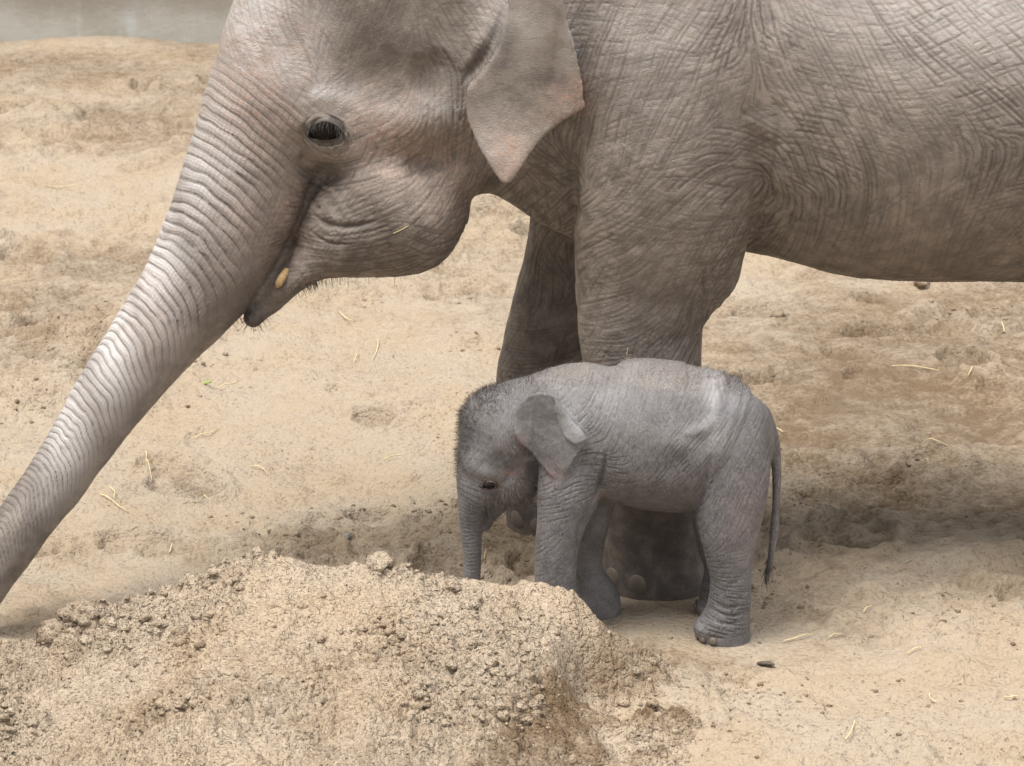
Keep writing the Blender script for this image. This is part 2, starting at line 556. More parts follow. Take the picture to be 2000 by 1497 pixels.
def skin(name, ca, cb, pale, pink, dark, fine=1.0, hairy=False, dust=None):
    t = NT(name)
    cr, _ = t.attr('crease'); pa, _ = t.attr('pale'); pk, _ = t.attr('pink'); dk, _ = t.attr('dark'); ds, _ = t.attr('dust')
    tm, _ = t.attr('trunk_mask'); _, tv = t.attr('trunk_co')
    n1 = t.noise(3.2, 5, .6); n2 = t.noise(17, 6, .62); n3 = t.noise(75, 5, .65); n4 = t.noise(260, 3, .6)
    c = t.mix(t.ramp(t.math('ADD', t.math('MULTIPLY', n1, .6), t.math('MULTIPLY', n2, .4)), .38, .62), ca, cb)
    fpa = t.math('MULTIPLY', pa, t.ramp(n2, .30, .58, .3, 1.0))
    c = t.mix(fpa, c, pale)
    fpk = t.math('MULTIPLY', pk, t.ramp(n3, .38, .60, .1, 1.0))
    c = t.mix(fpk, c, pink)
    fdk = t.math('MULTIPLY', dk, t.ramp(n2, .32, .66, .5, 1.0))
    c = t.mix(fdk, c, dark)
    c = t.mix(t.ramp(n3, .60, .72, 0, .16), c, pale)
    c = t.mix(t.ramp(n2, .36, .66, 0, .28), c, tuple(x * .62 for x in cb))
    c = t.mix(t.math('MULTIPLY', cr, .80), c, tuple(x * .30 for x in cb))  # creases darkened in colour: dirt plus painted-in shade of the folds
    # fine cross-hatched skin lattice
    vx = t.n('VectorMath', operation='ADD'); t.link(t.co, vx.inputs[0])
    nz = t.n('TexNoise'); t.link(t.co, nz.inputs['Vector']); nz.inputs['Scale'].default_value = 9; nz.inputs['Detail'].default_value = 3
    vm = t.n('VectorMath', operation='SCALE'); t.link(nz.outputs['Color'], vm.inputs[0]); vm.inputs['Scale'].default_value = .09
    t.link(vm.outputs[0], vx.inputs[1])
    v1 = t.voro(95 * fine, 'DISTANCE_TO_EDGE', vx.outputs[0]); v2 = t.voro(42 * fine, 'DISTANCE_TO_EDGE', t.mapping(vx.outputs[0], (0, R(30), 0), (1, .6, 1.7)))
    lat = t.math('MULTIPLY', t.ramp(v1, 0, .12, .55, 1.0), t.ramp(v2, 0, .09, .6, 1.0))
    # trunk: rings and lengthwise lines in the trunk's own coordinates
    sp = t.n('SeparateXYZ'); t.link(tv, sp.inputs[0])
    ws = t.math('ADD', sp.outputs[0], t.math('MULTIPLY', n2, .02))
    wr = t.math('ADD', sp.outputs[1], t.math('MULTIPLY', n2, .015))
    l1 = t.math('ABSOLUTE', t.math('SINE', t.math('MULTIPLY', ws, math.pi / .011 * fine)))
    l2 = t.math('ABSOLUTE', t.math('SINE', t.math('MULTIPLY', wr, math.pi / .0125 * fine)))
    tl = t.math('MINIMUM', t.ramp(l1, 0, .55), t.ramp(l2, 0, .5))
    hgt = t.n('Mix', data_type='FLOAT'); t.link(tm, hgt.inputs[0]); t.link(lat, hgt.inputs[2]); t.link(tl, hgt.inputs[3])
    h = hgt.outputs[0]
    c = t.mix(t.math('MULTIPLY', t.math('SUBTRACT', 1.0, h), .20), c, tuple(x * .45 for x in cb))  # lattice grooves tinted dark too, for shade the bump leaves out
    if dust:
        fd = t.math('MULTIPLY', ds, t.ramp(t.noise(190, 3, .7), .44, .60, 0, .7))
        c = t.mix(fd, c, dust)
    b = t.bump(n2, .012, .25)
    b = t.bump(h, .0035 / fine, .5, b)
    b = t.bump(n3, .004, .45, b)
    if hairy:
        hh = t.noise(1, 3, .6, t.mapping(vx.outputs[0], (0, R(8), 0), (330, 330, 34)))
        b = t.bump(hh, .003, .8, b)
        c = t.mix(t.ramp(hh, .45, .7, 0, .22), c, pale)
    b = t.bump(n4, .0012, .5, b)
    t.b.inputs['Specular IOR Level'].default_value = .42
    return t.out(c, t.ramp(n2, .3, .7, .36 if hairy else .46, .60 if hairy else .70), b)

M['skin'] = skin('elephant_skin', (.295, .25, .215), (.19, .16, .137), (.74, .715, .71), (.50, .335, .265), (.075, .066, .062))
M['calf_skin'] = skin('calf_skin', (.215, .206, .207), (.14, .132, .134), (.47, .47, .49), (.36, .17, .14), (.045, .04, .04), 2.1, True, (.33, .28, .23))
M['nail'] = plain('toenail', (.21, .175, .145), .5, .3, 50)
M['tusk'] = plain('tusk', (.50, .34, .17), .4, .3, 70)
M['hair'] = plain('calf_hair', (.07, .055, .048), .6, .3)
M['hair_pale'] = plain('calf_hair_pale', (.22, .18, .15), .6, .3)
M['whisker'] = plain('whisker', (.05, .042, .036), .6)
te = NT('eye')
te.b.inputs['Coat Weight'].default_value = .12
te.b.inputs['Coat Roughness'].default_value = .02
te.b.inputs['Specular IOR Level'].default_value = .1
M['eye'] = te.out((.010, .007, .006), .08)
tl_ = NT('eye_white'); tl_.b.inputs['Coat Weight'].default_value = .8
M['eye_pink'] = tl_.out((.38, .20, .18), .3)
M['lid_dark'] = plain('dark_lid', (.05, .042, .04), .45, .3, 80)

# ------------------------------------------------------------------ ground
FEET = [(0.0462, -0.2200, 0.0151), (-0.2949, 0.3600, 0.0286), (1.6975, -0.2400, 0.0326), (1.7792, 0.3000, 0.0409),
        (-0.3221, -0.7400, 0.0274), (-0.1763, -0.5200, 0.0211), (0.2500, -0.7500, 0.0224), (0.2434, -0.5000, 0.0224)]
PITS = [  # centre, radius, depth, rim
    ((1.121, 2.738), .13, .055, .012), ((1.312, 2.738), .10, .03, .01), ((1.316, 1.435), .24, .018, .012),
    ((-1.876, 0.135), .10, .03, .015), ((-1.696, 0.094), .11, .025, .012), ((-1.180, 1.827), .05, .02, .006), ((0.944, 2.424), .08, .02, .006),
    ((1.553, 1.928), .12, .03, .012), ((-0.795, 1.563), .12, .018, .010), ((-2.493, 3.115), .3, .03, .02), ((1.041, 1.005), .16, .02, .012),
    ((-0.707, 4.771), .2, .04, .015), ((-1.637, 1.278), .12, .018, .01), ((-0.286, -0.303), .3, .03, .0), ((-2.625, 6.840), .35, .04, .02), ((-2.586, 2.800), .25, .03, .015)]

_r = np.random.default_rng(41)
PRINTS = [(_r.uniform(-4, 3), _r.uniform(-1.7, 8), _r.uniform(.06, .2), _r.uniform(.02, .05), _r.uniform(0, 6.3)) for _ in range(150)]
def ground_h(p):
    x, y = p[:, 0], p[:, 1]
    h = .045 * fbm(p * .55, 3, 11) + .022 * fbm(p * 2.1, 3, 21)
    rough = np.maximum(sstep(-.15, .35, fbm(p * np.array([.9, 1.1], F), 3, 31)), np.exp(-((x - .1) / .4) ** 2 - ((y + 1.25) / .35) ** 2))
    h = h + rough * (.040 * fbm(p * 8, 3, 41) + .050 * np.abs(fbm(p * 16, 2, 51))) + .009 * fbm(p * 26, 2, 61)
    h = h + .018 * np.maximum(fbm(p * np.array([3.2, 5.0], F) + 40, 3, 71) - .15, 0) * 2
    h = h + .022 * np.minimum(fbm(p * np.array([4, 5.5], F) + 7, 3, 81), .08) + .02 * sstep(.05, .14, fbm(p * np.array([2.2, 3.2], F) + 3, 4, 83)) * sstep(-.1, .3, fbm(p * 1.1, 2, 84)) + .010 * (1 - np.abs(fbm(p * np.array([4.2, 7], F), 3, 82))) ** 6
    for (c, r, dp, rim) in PITS:
        dx = x - c[0]; dy = (y - c[1]) * 1.1
        q = np.sqrt(dx * dx + dy * dy) * (1 + .25 * vnoise(p * 7 + r * 31, 5)) / r
        h = h - dp * (1 - sstep(.55, 1.05, q)) + rim * np.exp(-((q - 1.15) / .22) ** 2)
    for (cx, cy, r, dp, an) in PRINTS:
        dx, dy = x - cx, y - cy
        b = (np.abs(dx) < 2 * r) & (np.abs(dy) < 2 * r)
        if not b.any(): continue
        c_, s_ = math.cos(an), math.sin(an)
        u, w = dx[b] * c_ + dy[b] * s_, (-dx[b] * s_ + dy[b] * c_) * 1.25
        q = np.sqrt(u * u + w * w) * (1 + .22 * vnoise(p[b] * 9 + cx * 7, 6)) / r
        h[b] += -dp * (1 - sstep(.78, 1.0, q)) * (1 + .5 * u / r) + .45 * dp * np.exp(-((q - 1.12) / .16) ** 2) * (1 + .6 * vnoise(p[b] * 14, 8))
    near = np.zeros_like(h)
    for f in FEET:
        d = np.sqrt((x - f[0]) ** 2 + (y - f[1]) ** 2)
        near = np.maximum(near, 1 - sstep(.16, .42, d))
    h = h * (1 - .9 * near)
    wall = sstep(7.8, 8.95, y)
    h = h * (1 - .6 * wall) + wall * .05 * vnoise(p * np.array([1.3, .3], F), 77)
    far = sstep(14, 30, np.hypot(x, y))
    return h * (1 - far) + 0.0

def axis(a, b, f, ends, growth=1.18):
    mid = [a]
    while mid[-1] < b: mid.append(mid[-1] + f(mid[-1]))
    lo, hi = [], []
    s, x = f(a), a
    while x > -ends: s *= growth; x -= s; lo.append(x)
    s, x = f(b), mid[-1]
    while x < ends: s *= growth; x += s; hi.append(x)
    return np.array(lo[::-1] + mid + hi)

def grid_mesh(name, xs, ys, hfun):
    X, Y = np.meshgrid(xs, ys, indexing='ij')
    p = np.stack([X.ravel(), Y.ravel()], 1).astype(F)
    z = hfun(p)
    V = np.column_stack([p, z])
    nx, ny = len(xs), len(ys)
    i = np.arange(nx * ny).reshape(nx, ny)
    Q = np.stack([i[:-1, :-1].ravel(), i[1:, :-1].ravel(), i[1:, 1:].ravel(), i[:-1, 1:].ravel()], 1)
    return mesh_from(name, V, Q), V

gx = axis(-3.9, 3.0, lambda x: .0145, 300)
gy = axis(-2.3, 9.3, lambda y: .0125 + .0022 * max(0, y + 1), 300)
gme, gV = grid_mesh('ground', gx, gy, ground_h)
DAMP = [  # ground patches that are darker and moister, by place
    ((-2.516, 3.115), .62, .75, .75), ((-2.320, 3.789), .3, .3, .35), ((-3.358, 8.117), .5, .5, .5), ((-2.551, 7.491), .8, 1.1, .45), ((-2.356, 6.471), .5, .6, .5),
    ((1.007, 1.793), .75, 1.0, .42), ((1.568, 2.800), .6, .9, .35), ((0.630, 2.351), .5, .6, .35), ((0.864, 0.464), .6, .35, .2), ((0.727, 1.035), .55, .5, .3),
    ((1.274, 0.686), .35, .25, .2), ((-0.837, 0.250), .42, .3, .28), ((-0.464, -0.008), .3, .25, .3), ((-0.025, -0.445), .4, .16, .34), ((0.376, -0.937), .35, .2, .22),
    ((0.008, 0.410), .6, .4, .3), ((-1.392, 0.197), .35, .14, .22), ((-1.841, 0.068), .3, .16, .2), ((-1.279, 2.066), .35, .3, .2), ((-0.464, 4.149), .5, .6, .15), ((0.741, -0.674), .5, .14, .12), ((-2.127, -0.718), .4, .3, .35), ((0.032, -1.105), .3, .2, .4), ((0.175, -1.466), .25, .15, .3), ((-0.042, -0.894), .2, .12, .3), ((1.064, 1.928), 1.1, 1.8, .22), ((-0.238, 2.800), .8, 1.0, .12)]
def ground_damp(p2):
    damp = .13 + .40 * fbm(p2 * np.array([.8, .6], F), 4, 91) + .22 * fbm(p2 * np.array([3.4, 3.0], F), 4, 92)
    for (cx, cy, r, dp, an) in PRINTS[::2]:
        q = ((p2[:, 0] - cx) ** 2 + (p2[:, 1] - cy) ** 2) / (r * 1.25) ** 2
        m = q < 6
        damp[m] += .30 * np.exp(-q[m] ** 2) * (1 + .8 * vnoise(p2[m] * 11, 94))
    for (c, rx, ry, a) in DAMP:
        q = ((p2[:, 0] - c[0]) / rx) ** 2 + ((p2[:, 1] - c[1]) / ry) ** 2
        m = q < 9
        damp[m] += a * np.exp(-q[m] * (1 + .6 * fbm(p2[m] * 5, 3, 93)))
    return .80 * np.tanh(damp / .80)
fattr(gme, 'damp', ground_damp(gV[:, :2]) + np.clip(-gV[:, 2] * 4, -.12, .2))
obj('ground', gme, M['ground'], kind='structure')

# ------------------------------------------------------------------ concrete wall behind
def wall_mat():
    t = NT('weathered_concrete')
    st = t.mapping(t.co, (0, 0, 0), (5, 5, .9))
    n1 = t.noise(1.2, 6, .6); n2 = t.noise(1, 5, .65, st); n3 = t.noise(22, 5, .65)
    c = t.mix(t.ramp(n1, .38, .62), (.50, .50, .46), (.40, .385, .335))
    c = t.mix(t.ramp(n2, .5, .72, 0, .7), c, (.60, .63, .65))
    sp = t.n('SeparateXYZ'); t.link(t.co, sp.inputs[0])
    zz = t.math('ADD', sp.outputs[2], t.math('MULTIPLY', n1, .22))
    c = t.mix(t.ramp(zz, .19, .37, 0, .6), c, (.27, .23, .19))
    c = t.mix(t.ramp(n3, .62, .72, 0, .35), c, (.36, .25, .12))
    c = t.mix(t.ramp(n3, .36, .28, 0, .4), c, (.09, .085, .075))
    b = t.bump(n3, .01, .5)
    return t.out(c, .85, b)
M['wall'] = wall_mat()
wx = np.arange(-9, 9.01, .1); wz = np.concatenate([np.arange(-.15, .9, .05), [.9, .92]])
def wall_part(bm, x0, x1, y0, y1, z0, z1, bev=.02):
    r = bmesh.ops.create_cube(bm, size=1)
    for v in r['verts']:
        v.co = ((x0 + x1) / 2 + v.co.x * (x1 - x0), (y0 + y1) / 2 + v.co.y * (y1 - y0), (z0 + z1) / 2 + v.co.z * (z1 - z0))
    bmesh.ops.bevel(bm, geom=[e for e in bm.edges if e.is_valid and all(v in r['verts'] for v in e.verts)], offset=bev, segments=2, affect='EDGES')
wall = empty('enclosure_wall', (0, 9.2, 0), label='weathered grey concrete wall behind the sandy yard', category='wall')
bm = bmesh.new(); wall_part(bm, -12, 12, 9.0, 9.35, -.3, 1.05); me = bpy.data.meshes.new('concrete_face'); bm.to_mesh(me); bm.free(); child('concrete_face', me, M['wall'], wall)
bm = bmesh.new(); wall_part(bm, -12, 12, 8.93, 9.42, 1.052, 1.2); me = bpy.data.meshes.new('coping'); bm.to_mesh(me); bm.free(); child('coping', me, M['wall'], wall)

# ------------------------------------------------------------------ sand heap
CREST = np.array([(-2.9061, -1.3000, -0.0746), (-2.5046, -1.2500, -0.0082), (-2.2298, -1.2000, 0.0943), (-2.0013, -1.1800, 0.1477), (-1.8390, -1.1500, 0.2112), (-1.6922, -1.1300, 0.2595), (-1.5436, -1.1200, 0.3258), (-1.3630, -1.1000, 0.4127), (-1.1833, -1.1000, 0.4092),
    (-1.0366, -1.1000, 0.3811), (-0.8892, -1.1000, 0.3917), (-0.7260, -1.1000, 0.3495), (-0.5459, -1.1000, 0.3390), (-0.3820, -1.1000, 0.3179), (-0.2835, -1.1000, 0.2861), (-0.2009, -1.1000, 0.2119), (-0.0848, -1.1000, 0.1266), (0.0486, -1.1000, 0.0301), (0.1998, -1.1000, -0.0832), (0.3700, -1.1000, -0.2555)])
def pile_h(p):
    x, y = p[:, 0], p[:, 1]
    yc = np.interp(x, CREST[:, 0], CREST[:, 1])
    # towards the camera the right-hand shoulder slides back and its toe spreads out
    f = np.maximum(yc - y, 0)
    xs = x + .20 * f * sstep(-.8, -.1, x) + .03 * fbm(p * 6, 2, 3)
    H = np.interp(xs, CREST[:, 0], CREST[:, 2]) + .02
    toe = np.interp(x, [-.4, -.1, .15, .30, .44], [.08, .11, .06, .025, -.12]) * sstep(0, .45, f)
    H = np.maximum(H, toe + .03 * fbm(p * 5, 3, 9))
    back = np.maximum(y - yc, 0)
    h = H - back * 1.25 - np.maximum(f - .06, 0) * np.interp(x, [-2.2, -1.6, -1.0, -.2, .3], [.1, .17, .2, .16, .0])
    # gullies running down the front
    g = fbm(np.stack([x * 5.5 + y * 3.6, y * 1.0 - x * .6], 1), 3, 15)
    h = h + .035 * fbm(np.stack([x * 2.6 + y * 1.8, y * 1.6], 1) + 5, 2, 14) * sstep(-.02, .25, f)
    h = h - .055 * sstep(.0, .4, f) * np.maximum(g, 0) - .012 * sstep(.02, .2, f) * np.abs(fbm(p * np.array([14, 5], F), 2, 16))
    h = h + .030 * fbm(p * 4.2, 3, 17) * sstep(-.2, .1, f + .15)
    cl = fbm(p * 15, 3, 18)
    h = h + .022 * np.maximum(cl, -.2) + (.036 * (np.abs(fbm(p * 26, 2, 19)) - .2) + .020 * (np.abs(vnoise(p * 60, 20)) - .3)) * (.25 + .95 * sstep(-.25, .2, fbm(p * np.array([4, 2.4], F) + 2, 3, 28)))
    # a slumped face on the right
    edge = -.20 - .42 * f
    h = h - .10 * sstep(-.02, .08, x - edge) * sstep(.35, .12, x - edge) * sstep(.05, .25, f) * (1 - .6 * sstep(.25, .5, f))
    return h
px = np.arange(-2.2, .45, .0055); py = np.concatenate([np.arange(-2.35, -1.85, .015), np.arange(-1.85, -.78, .0055)])
pme, pV = grid_mesh('sand_pile', px, py, lambda p: np.maximum(pile_h(p), -.12))
pd = .16 + .34 * fbm(pV[:, :2] * 2.2, 4, 95)
fr = np.interp(pV[:, 0], CREST[:, 0], CREST[:, 1]) - pV[:, 1]
edge = -.20 - .42 * np.maximum(fr, 0)
pd += .58 * sstep(-.02, .08, pV[:, 0] - edge) + .34 * sstep(-1.55, -1.85, pV[:, 0]) * sstep(.5, .1, fr)  # right face darker: damp sand plus its shade painted in
pd -= .18 * sstep(.25, .0, fr) * sstep(.2, 0, pV[:, 0])  # crest colour lightened, painting in the light on top
nearg = sstep(.06, .0, pV[:, 2] - ground_h(pV[:, :2]))
pd = pd * (1 - nearg) + ground_damp(pV[:, :2]) * nearg
fattr(pme, 'damp', pd)
pile = obj('sand_pile', pme, M['pile'], label='heap of loose crumbly pale sand in front of the calf', category='sand pile')

def lump(sub, seed, amp=.28, fq=1.3):
    bm = bmesh.new(); bmesh.ops.create_icosphere(bm, subdivisions=sub, radius=1)
    v = np.array([q.co[:] for q in bm.verts], F); f = np.array([[q.index for q in t.verts] for t in bm.faces])
    bm.free()
    n = fbm(v * fq + seed * 9.1, 3, seed, .7)
    return v * (1 + amp * 1.6 * n)[:, None] * np.array([1, .9, .75], F), f
LUMPS = [lump(2, s, .42, 1.9) for s in range(5)] + [lump(1, s, .5, 2.2) for s in range(5, 12)]
def rot_z(v, a):
    c, s = math.cos(a), math.sin(a)
    return np.column_stack([v[:, 0] * c - v[:, 1] * s, v[:, 0] * s + v[:, 1] * c, v[:, 2]])
def scatter(name, n, xr, yr, hfun, dens, rmin, rmax, seed, power=3.0, sink=.35, base=.2):
    r = np.random.default_rng(seed)
    p = np.column_stack([r.uniform(*xr, n), r.uniform(*yr, n)]).astype(F)
    z = hfun(p)
    keep = (r.uniform(size=n) < dens(p, z))
    p, z = p[keep], z[keep]
    VV, QQ, DD, o = [], [], [], 0
    for (x, y), zz in zip(p, z):
        rad = rmin + (rmax - rmin) * r.uniform() ** power
        v, f = LUMPS[r.integers(0, 5) if rad > .016 else r.integers(5, 12)]
        v = rot_z(v, r.uniform(0, 6.3)) * rad * np.array([1, r.uniform(.7, 1.1), r.uniform(.7, 1.1)])
        VV.append(v + [x, y, zz + rad * (.3 - sink)]); QQ.append(f + o); o += len(v)
        DD.append(np.full(len(v), r.normal(base, .13)))
    me = mesh_from(name, np.vstack(VV), np.vstack(QQ))
    fattr(me, 'damp', np.concatenate(DD))
    return me
def pile_dens(p, z):
    return np.where((z > .02) & (p[:, 1] > -2.1), .06 + 1.0 * sstep(-.05, .35, fbm(p * np.array([4, 2.4], F) + 2, 3, 28)), 0)
obj('sand_clods', scatter('sand_clods', 9500, (-2.2, .5), (-1.95, -.95), pile_h, pile_dens, .003, .022, 3, 4.5), M['pile'], pile, kind='stuff')
def gdens(p, z):
    return np.where(pile_h(p) < z, np.maximum(sstep(.0, .45, fbm(p * np.array([.9, 1.1], F), 3, 31) + .25 * vnoise(p * 4, 7)), 1.2 * np.exp(-((p[:, 0] - .1) / .4) ** 2 - ((p[:, 1] + 1.25) / .35) ** 2)), 0)
obj('sand_crumbs', scatter('sand_crumbs', 11000, (-2.6, 1.8), (-1.75, 3.2), ground_h, gdens, .003, .015, 5, 3.0, .3, .45), M['ground'], kind='stuff',
    label='small crumbs of damp sand strewn over the trodden yard', category='crumbs')

# ------------------------------------------------------------------ the cow elephant
HL = (.25, -.97, 0)       # the head is turned a little towards the viewer
TL = (.42, -.907, 0)
trunk = Tube([(-1.059, -0.030, 2.180, 0.257, 0.200), (-1.134, -0.045, 1.997, 0.258, 0.205), (-1.203, -0.065, 1.827, 0.255, 0.205), (-1.269, -0.090, 1.660, 0.238, 0.200), (-1.355, -0.130, 1.439, 0.222, 0.195), (-1.459, -0.200, 1.200, 0.206, 0.180), (-1.548, -0.260, 1.062, 0.182, 0.160),
    (-1.644, -0.310, 0.950, 0.156, 0.142), (-1.788, -0.420, 0.775, 0.129, 0.124), (-1.918, -0.520, 0.601, 0.111, 0.108), (-1.997, -0.580, 0.487, 0.103, 0.100), (-2.086, -0.650, 0.380, 0.096, 0.095), (-2.173, -0.720, 0.267, 0.088, 0.090), (-2.246, -0.780, 0.154, 0.081, 0.080), (-2.297, -0.820, 0.088, 0.071, 0.070)], TL)
cran = Tube([(-0.834, 0.010, 2.147, 0.409, 0.300), (-0.819, 0.015, 1.936, 0.401, 0.315), (-0.804, 0.020, 1.724, 0.334, 0.300)], HL)
browb = Tube([(-1.147, -0.200, 1.747, 0.102, 0.085), (-1.062, -0.220, 1.638, 0.106, 0.085), (-0.875, -0.200, 1.615, 0.120, 0.100), (-0.687, -0.180, 1.672, 0.103, 0.110)], HL)
cheek = Tube([(-0.705, -0.040, 1.456, 0.147, 0.220), (-0.770, -0.050, 1.397, 0.213, 0.300), (-0.857, -0.070, 1.343, 0.262, 0.335), (-0.944, -0.090, 1.299, 0.248, 0.310), (-1.040, -0.120, 1.243, 0.185, 0.235), (-1.136, -0.140, 1.172, 0.108, 0.175), (-1.210, -0.170, 1.108, 0.059, 0.120), (-1.298, -0.190, 1.020, 0.052, 0.066), (-1.348, -0.220, 0.956, 0.026, 0.042)], HL)
neck = Tube([(-0.725, 0.020, 1.812, 0.330, 0.220), (-0.534, 0.030, 1.801, 0.397, 0.330), (-0.360, 0.040, 1.790, 0.456, 0.370), (-0.151, 0.020, 1.759, 0.522, 0.420)])
torso = Tube([(-0.203, 0.020, 1.759, 0.513, 0.400), (0.058, 0.020, 1.750, 0.574, 0.440), (0.372, 0.020, 1.738, 0.602, 0.485), (0.755, 0.020, 1.724, 0.672, 0.620), (1.104, 0.020, 1.718, 0.679, 0.650), (1.452, 0.020, 1.715, 0.662, 0.640), (1.804, 0.020, 1.670, 0.576, 0.550), (2.039, 0.020, 1.545, 0.403, 0.400)])
chest = Tube([(-0.316, 0.000, 1.568, 0.192, 0.160), (-0.201, 0.000, 1.424, 0.210, 0.220), (-0.041, 0.020, 1.292, 0.194, 0.240)])
legn = Tube([(0.038, -0.300, 2.068, 0.268, 0.160), (0.057, -0.330, 1.853, 0.319, 0.190), (0.063, -0.335, 1.665, 0.328, 0.200), (0.054, -0.325, 1.497, 0.316, 0.215), (0.033, -0.300, 1.306, 0.291, 0.215), (-0.001, -0.270, 1.119, 0.254, 0.190), (-0.028, -0.260, 0.971, 0.215, 0.185), (-0.019, -0.250, 0.823, 0.201, 0.180),
    (0.003, -0.240, 0.542, 0.190, 0.175), (0.025, -0.230, 0.257, 0.187, 0.170), (0.041, -0.220, 0.101, 0.193, 0.180), (0.046, -0.220, 0.006, 0.201, 0.190), (0.047, -0.220, -0.071, 0.201, 0.190)])
elbow = Tube([(0.224, -0.260, 1.313, 0.113, 0.120), (0.241, -0.250, 1.185, 0.079, 0.110), (0.242, -0.250, 1.099, 0.059, 0.100), (0.223, -0.250, 1.048, 0.035, 0.080)])
legf = Tube([(-0.105, 0.260, 1.414, 0.269, 0.170), (-0.213, 0.300, 1.068, 0.196, 0.170), (-0.277, 0.320, 0.854, 0.183, 0.170), (-0.317, 0.330, 0.659, 0.184, 0.170), (-0.334, 0.340, 0.520, 0.189, 0.170), (-0.318, 0.350, 0.241, 0.183, 0.170), (-0.299, 0.360, 0.069, 0.188, 0.180), (-0.294, 0.360, -0.062, 0.192, 0.180)])
hind = []
for sg, dx in ((-1, 0), (1, .12)):
    nd = [np.array(q) for q in ((1.776, 0.300, 1.588, 0.412, 0.200), (1.768, 0.310, 1.309, 0.416, 0.200), (1.751, 0.290, 0.939, 0.314, 0.200), (1.733, 0.270, 0.562, 0.224, 0.175), (1.792, 0.260, 0.175, 0.195, 0.170), (1.799, 0.260, -0.104, 0.206, 0.180), (1.803, 0.260, -0.224, 0.210, 0.180))]
    base = [np.array(q) for q in ((1.651, -0.300, 1.726, 0.389, 0.200), (1.640, -0.310, 1.467, 0.392, 0.200), (1.632, -0.290, 1.107, 0.297, 0.200), (1.623, -0.270, 0.737, 0.213, 0.175), (1.683, -0.260, 0.363, 0.186, 0.170), (1.690, -0.260, 0.098, 0.196, 0.180), (1.693, -0.260, -0.017, 0.200, 0.180))]
    for q in base:
        if sg > 0: q[1] = -q[1]
        q[0] += dx
    hind.append(Tube(base))
tailm = Tube([(2.108, 0.020, 1.795, 0.052, 0.050), (2.266, 0.020, 1.563, 0.038, 0.040), (2.329, 0.020, 1.201, 0.032, 0.030), (2.348, 0.020, 0.737, 0.025, 0.025)])
EX0 = (-0.6230, -0.4000, 1.7830)[0]; EX1 = (-0.2268, -0.5000, 1.7717)[0]
def ear_y(x, z):
    t = (x - EX0) / (EX1 - EX0)
    return -.385 - .135 * t + .02 * np.sin(t * 5 + z * 6) - .015 * np.sin(z * 9 + 1.5)
EAR = [(-0.4773, -0.4200, 2.0581), (-0.5039, -0.4200, 1.9605), (-0.5473, -0.4200, 1.8810), (-0.6059, -0.4200, 1.8080), (-0.6179, -0.4200, 1.7448), (-0.6097, -0.4300, 1.6786), (-0.5746, -0.4400, 1.6072), (-0.5362, -0.4400, 1.5486), (-0.5110, -0.4500, 1.5096), (-0.4892, -0.4500, 1.4906), (-0.4606, -0.4500, 1.5027), (-0.4238, -0.4600, 1.5605),
    (-0.3721, -0.4700, 1.6317), (-0.3009, -0.4900, 1.7014), (-0.2299, -0.5000, 1.7479), (-0.2268, -0.5000, 1.7785), (-0.2407, -0.5000, 1.8647), (-0.2594, -0.5000, 1.9571), (-0.2862, -0.4900, 2.0471), (-0.3029, -0.4800, 2.1367), (-0.3248, -0.4700, 2.2837), (-0.3986, -0.4600, 2.3806), (-0.4886, -0.4400, 2.3443), (-0.5052, -0.4200, 2.2251), (-0.4888, -0.4200, 2.1251)]
ear = Sheet(EAR, ear_y, .0125)
earf = Sheet(EAR, lambda x, z: -ear_y(x, z) + .04, .012)
wat = Tube([(-0.396, -0.330, 1.612, 0.068, 0.050), (-0.430, -0.330, 1.525, 0.037, 0.030), (-0.444, -0.330, 1.476, 0.017, 0.020)])
wat2 = Tube([(-0.507, -0.100, 1.503, 0.052, 0.100), (-0.523, -0.100, 1.449, 0.031, 0.050), (-0.530, -0.100, 1.422, 0.014, 0.030)])
def mother_sdf(p):
    body = smin(torso(p), neck(p), .12)
    body = smin(body, chest(p), .10)
    z = p[:, 2]
    kk = (.014 + .18 * sstep(1.52, 2.05, z)).astype(F)
    ln = smin(legn(p), elbow(p), .025)
    body = smin(body, ln, kk)
    body = smin(body, legf(p), .06)
    for h in hind: body = smin(body, h(p), .07)
    head = smin(cran(p), trunk(p), .17)
    head = smin(head, browb(p), .12)
    head = smin(head, cheek(p), (.018 + .04 * sstep(1.32, 1.55, p[:, 2])).astype(F))
    d = smin(body, head, .09)
    d = smin(d, wat(p), .03); d = smin(d, wat2(p), .02)
    d = smin(d, tailm(p), .05)
    d = smin(d, ear(p), .012); d = smin(d, earf(p), .012)
    return np.maximum(d, -p[:, 2] - .015)

mv, mq = surface_nets(mother_sdf, (-2.55, -1.05, -.05), (2.35, .85, 2.75), .0098)
mc = mv[mq].mean(1)
fine = ((mc[:, 0] < .1) & (mc[:, 0] > -.75) & (mc[:, 1] < .42) & (mc[:, 2] > .6) & (mc[:, 2] < 1.3)) | (mc[:, 1] < .02 - .12 * (mc[:, 0] < -.5)) & (mc[:, 0] < 1.42) & (mc[:, 0] > -2.2) & (mc[:, 2] > .55 - .5 * (mc[:, 0] < -.9)) & (mc[:, 2] < 2.25)
mme = subdivided('cow', mv, mq, fine)
V = get_co(mme); Nn = get_no(mme)
disp = np.zeros(len(V), F); crease = np.zeros(len(V), F)
# which skin is ear: far out from the head
earm = (np.abs(V[:, 1] - ear_y(V[:, 0], V[:, 2])) < .03) & (ear.d2(V[:, [0, 2]].astype(float)) < .012) if True else None
notear = (~earm).astype(F)
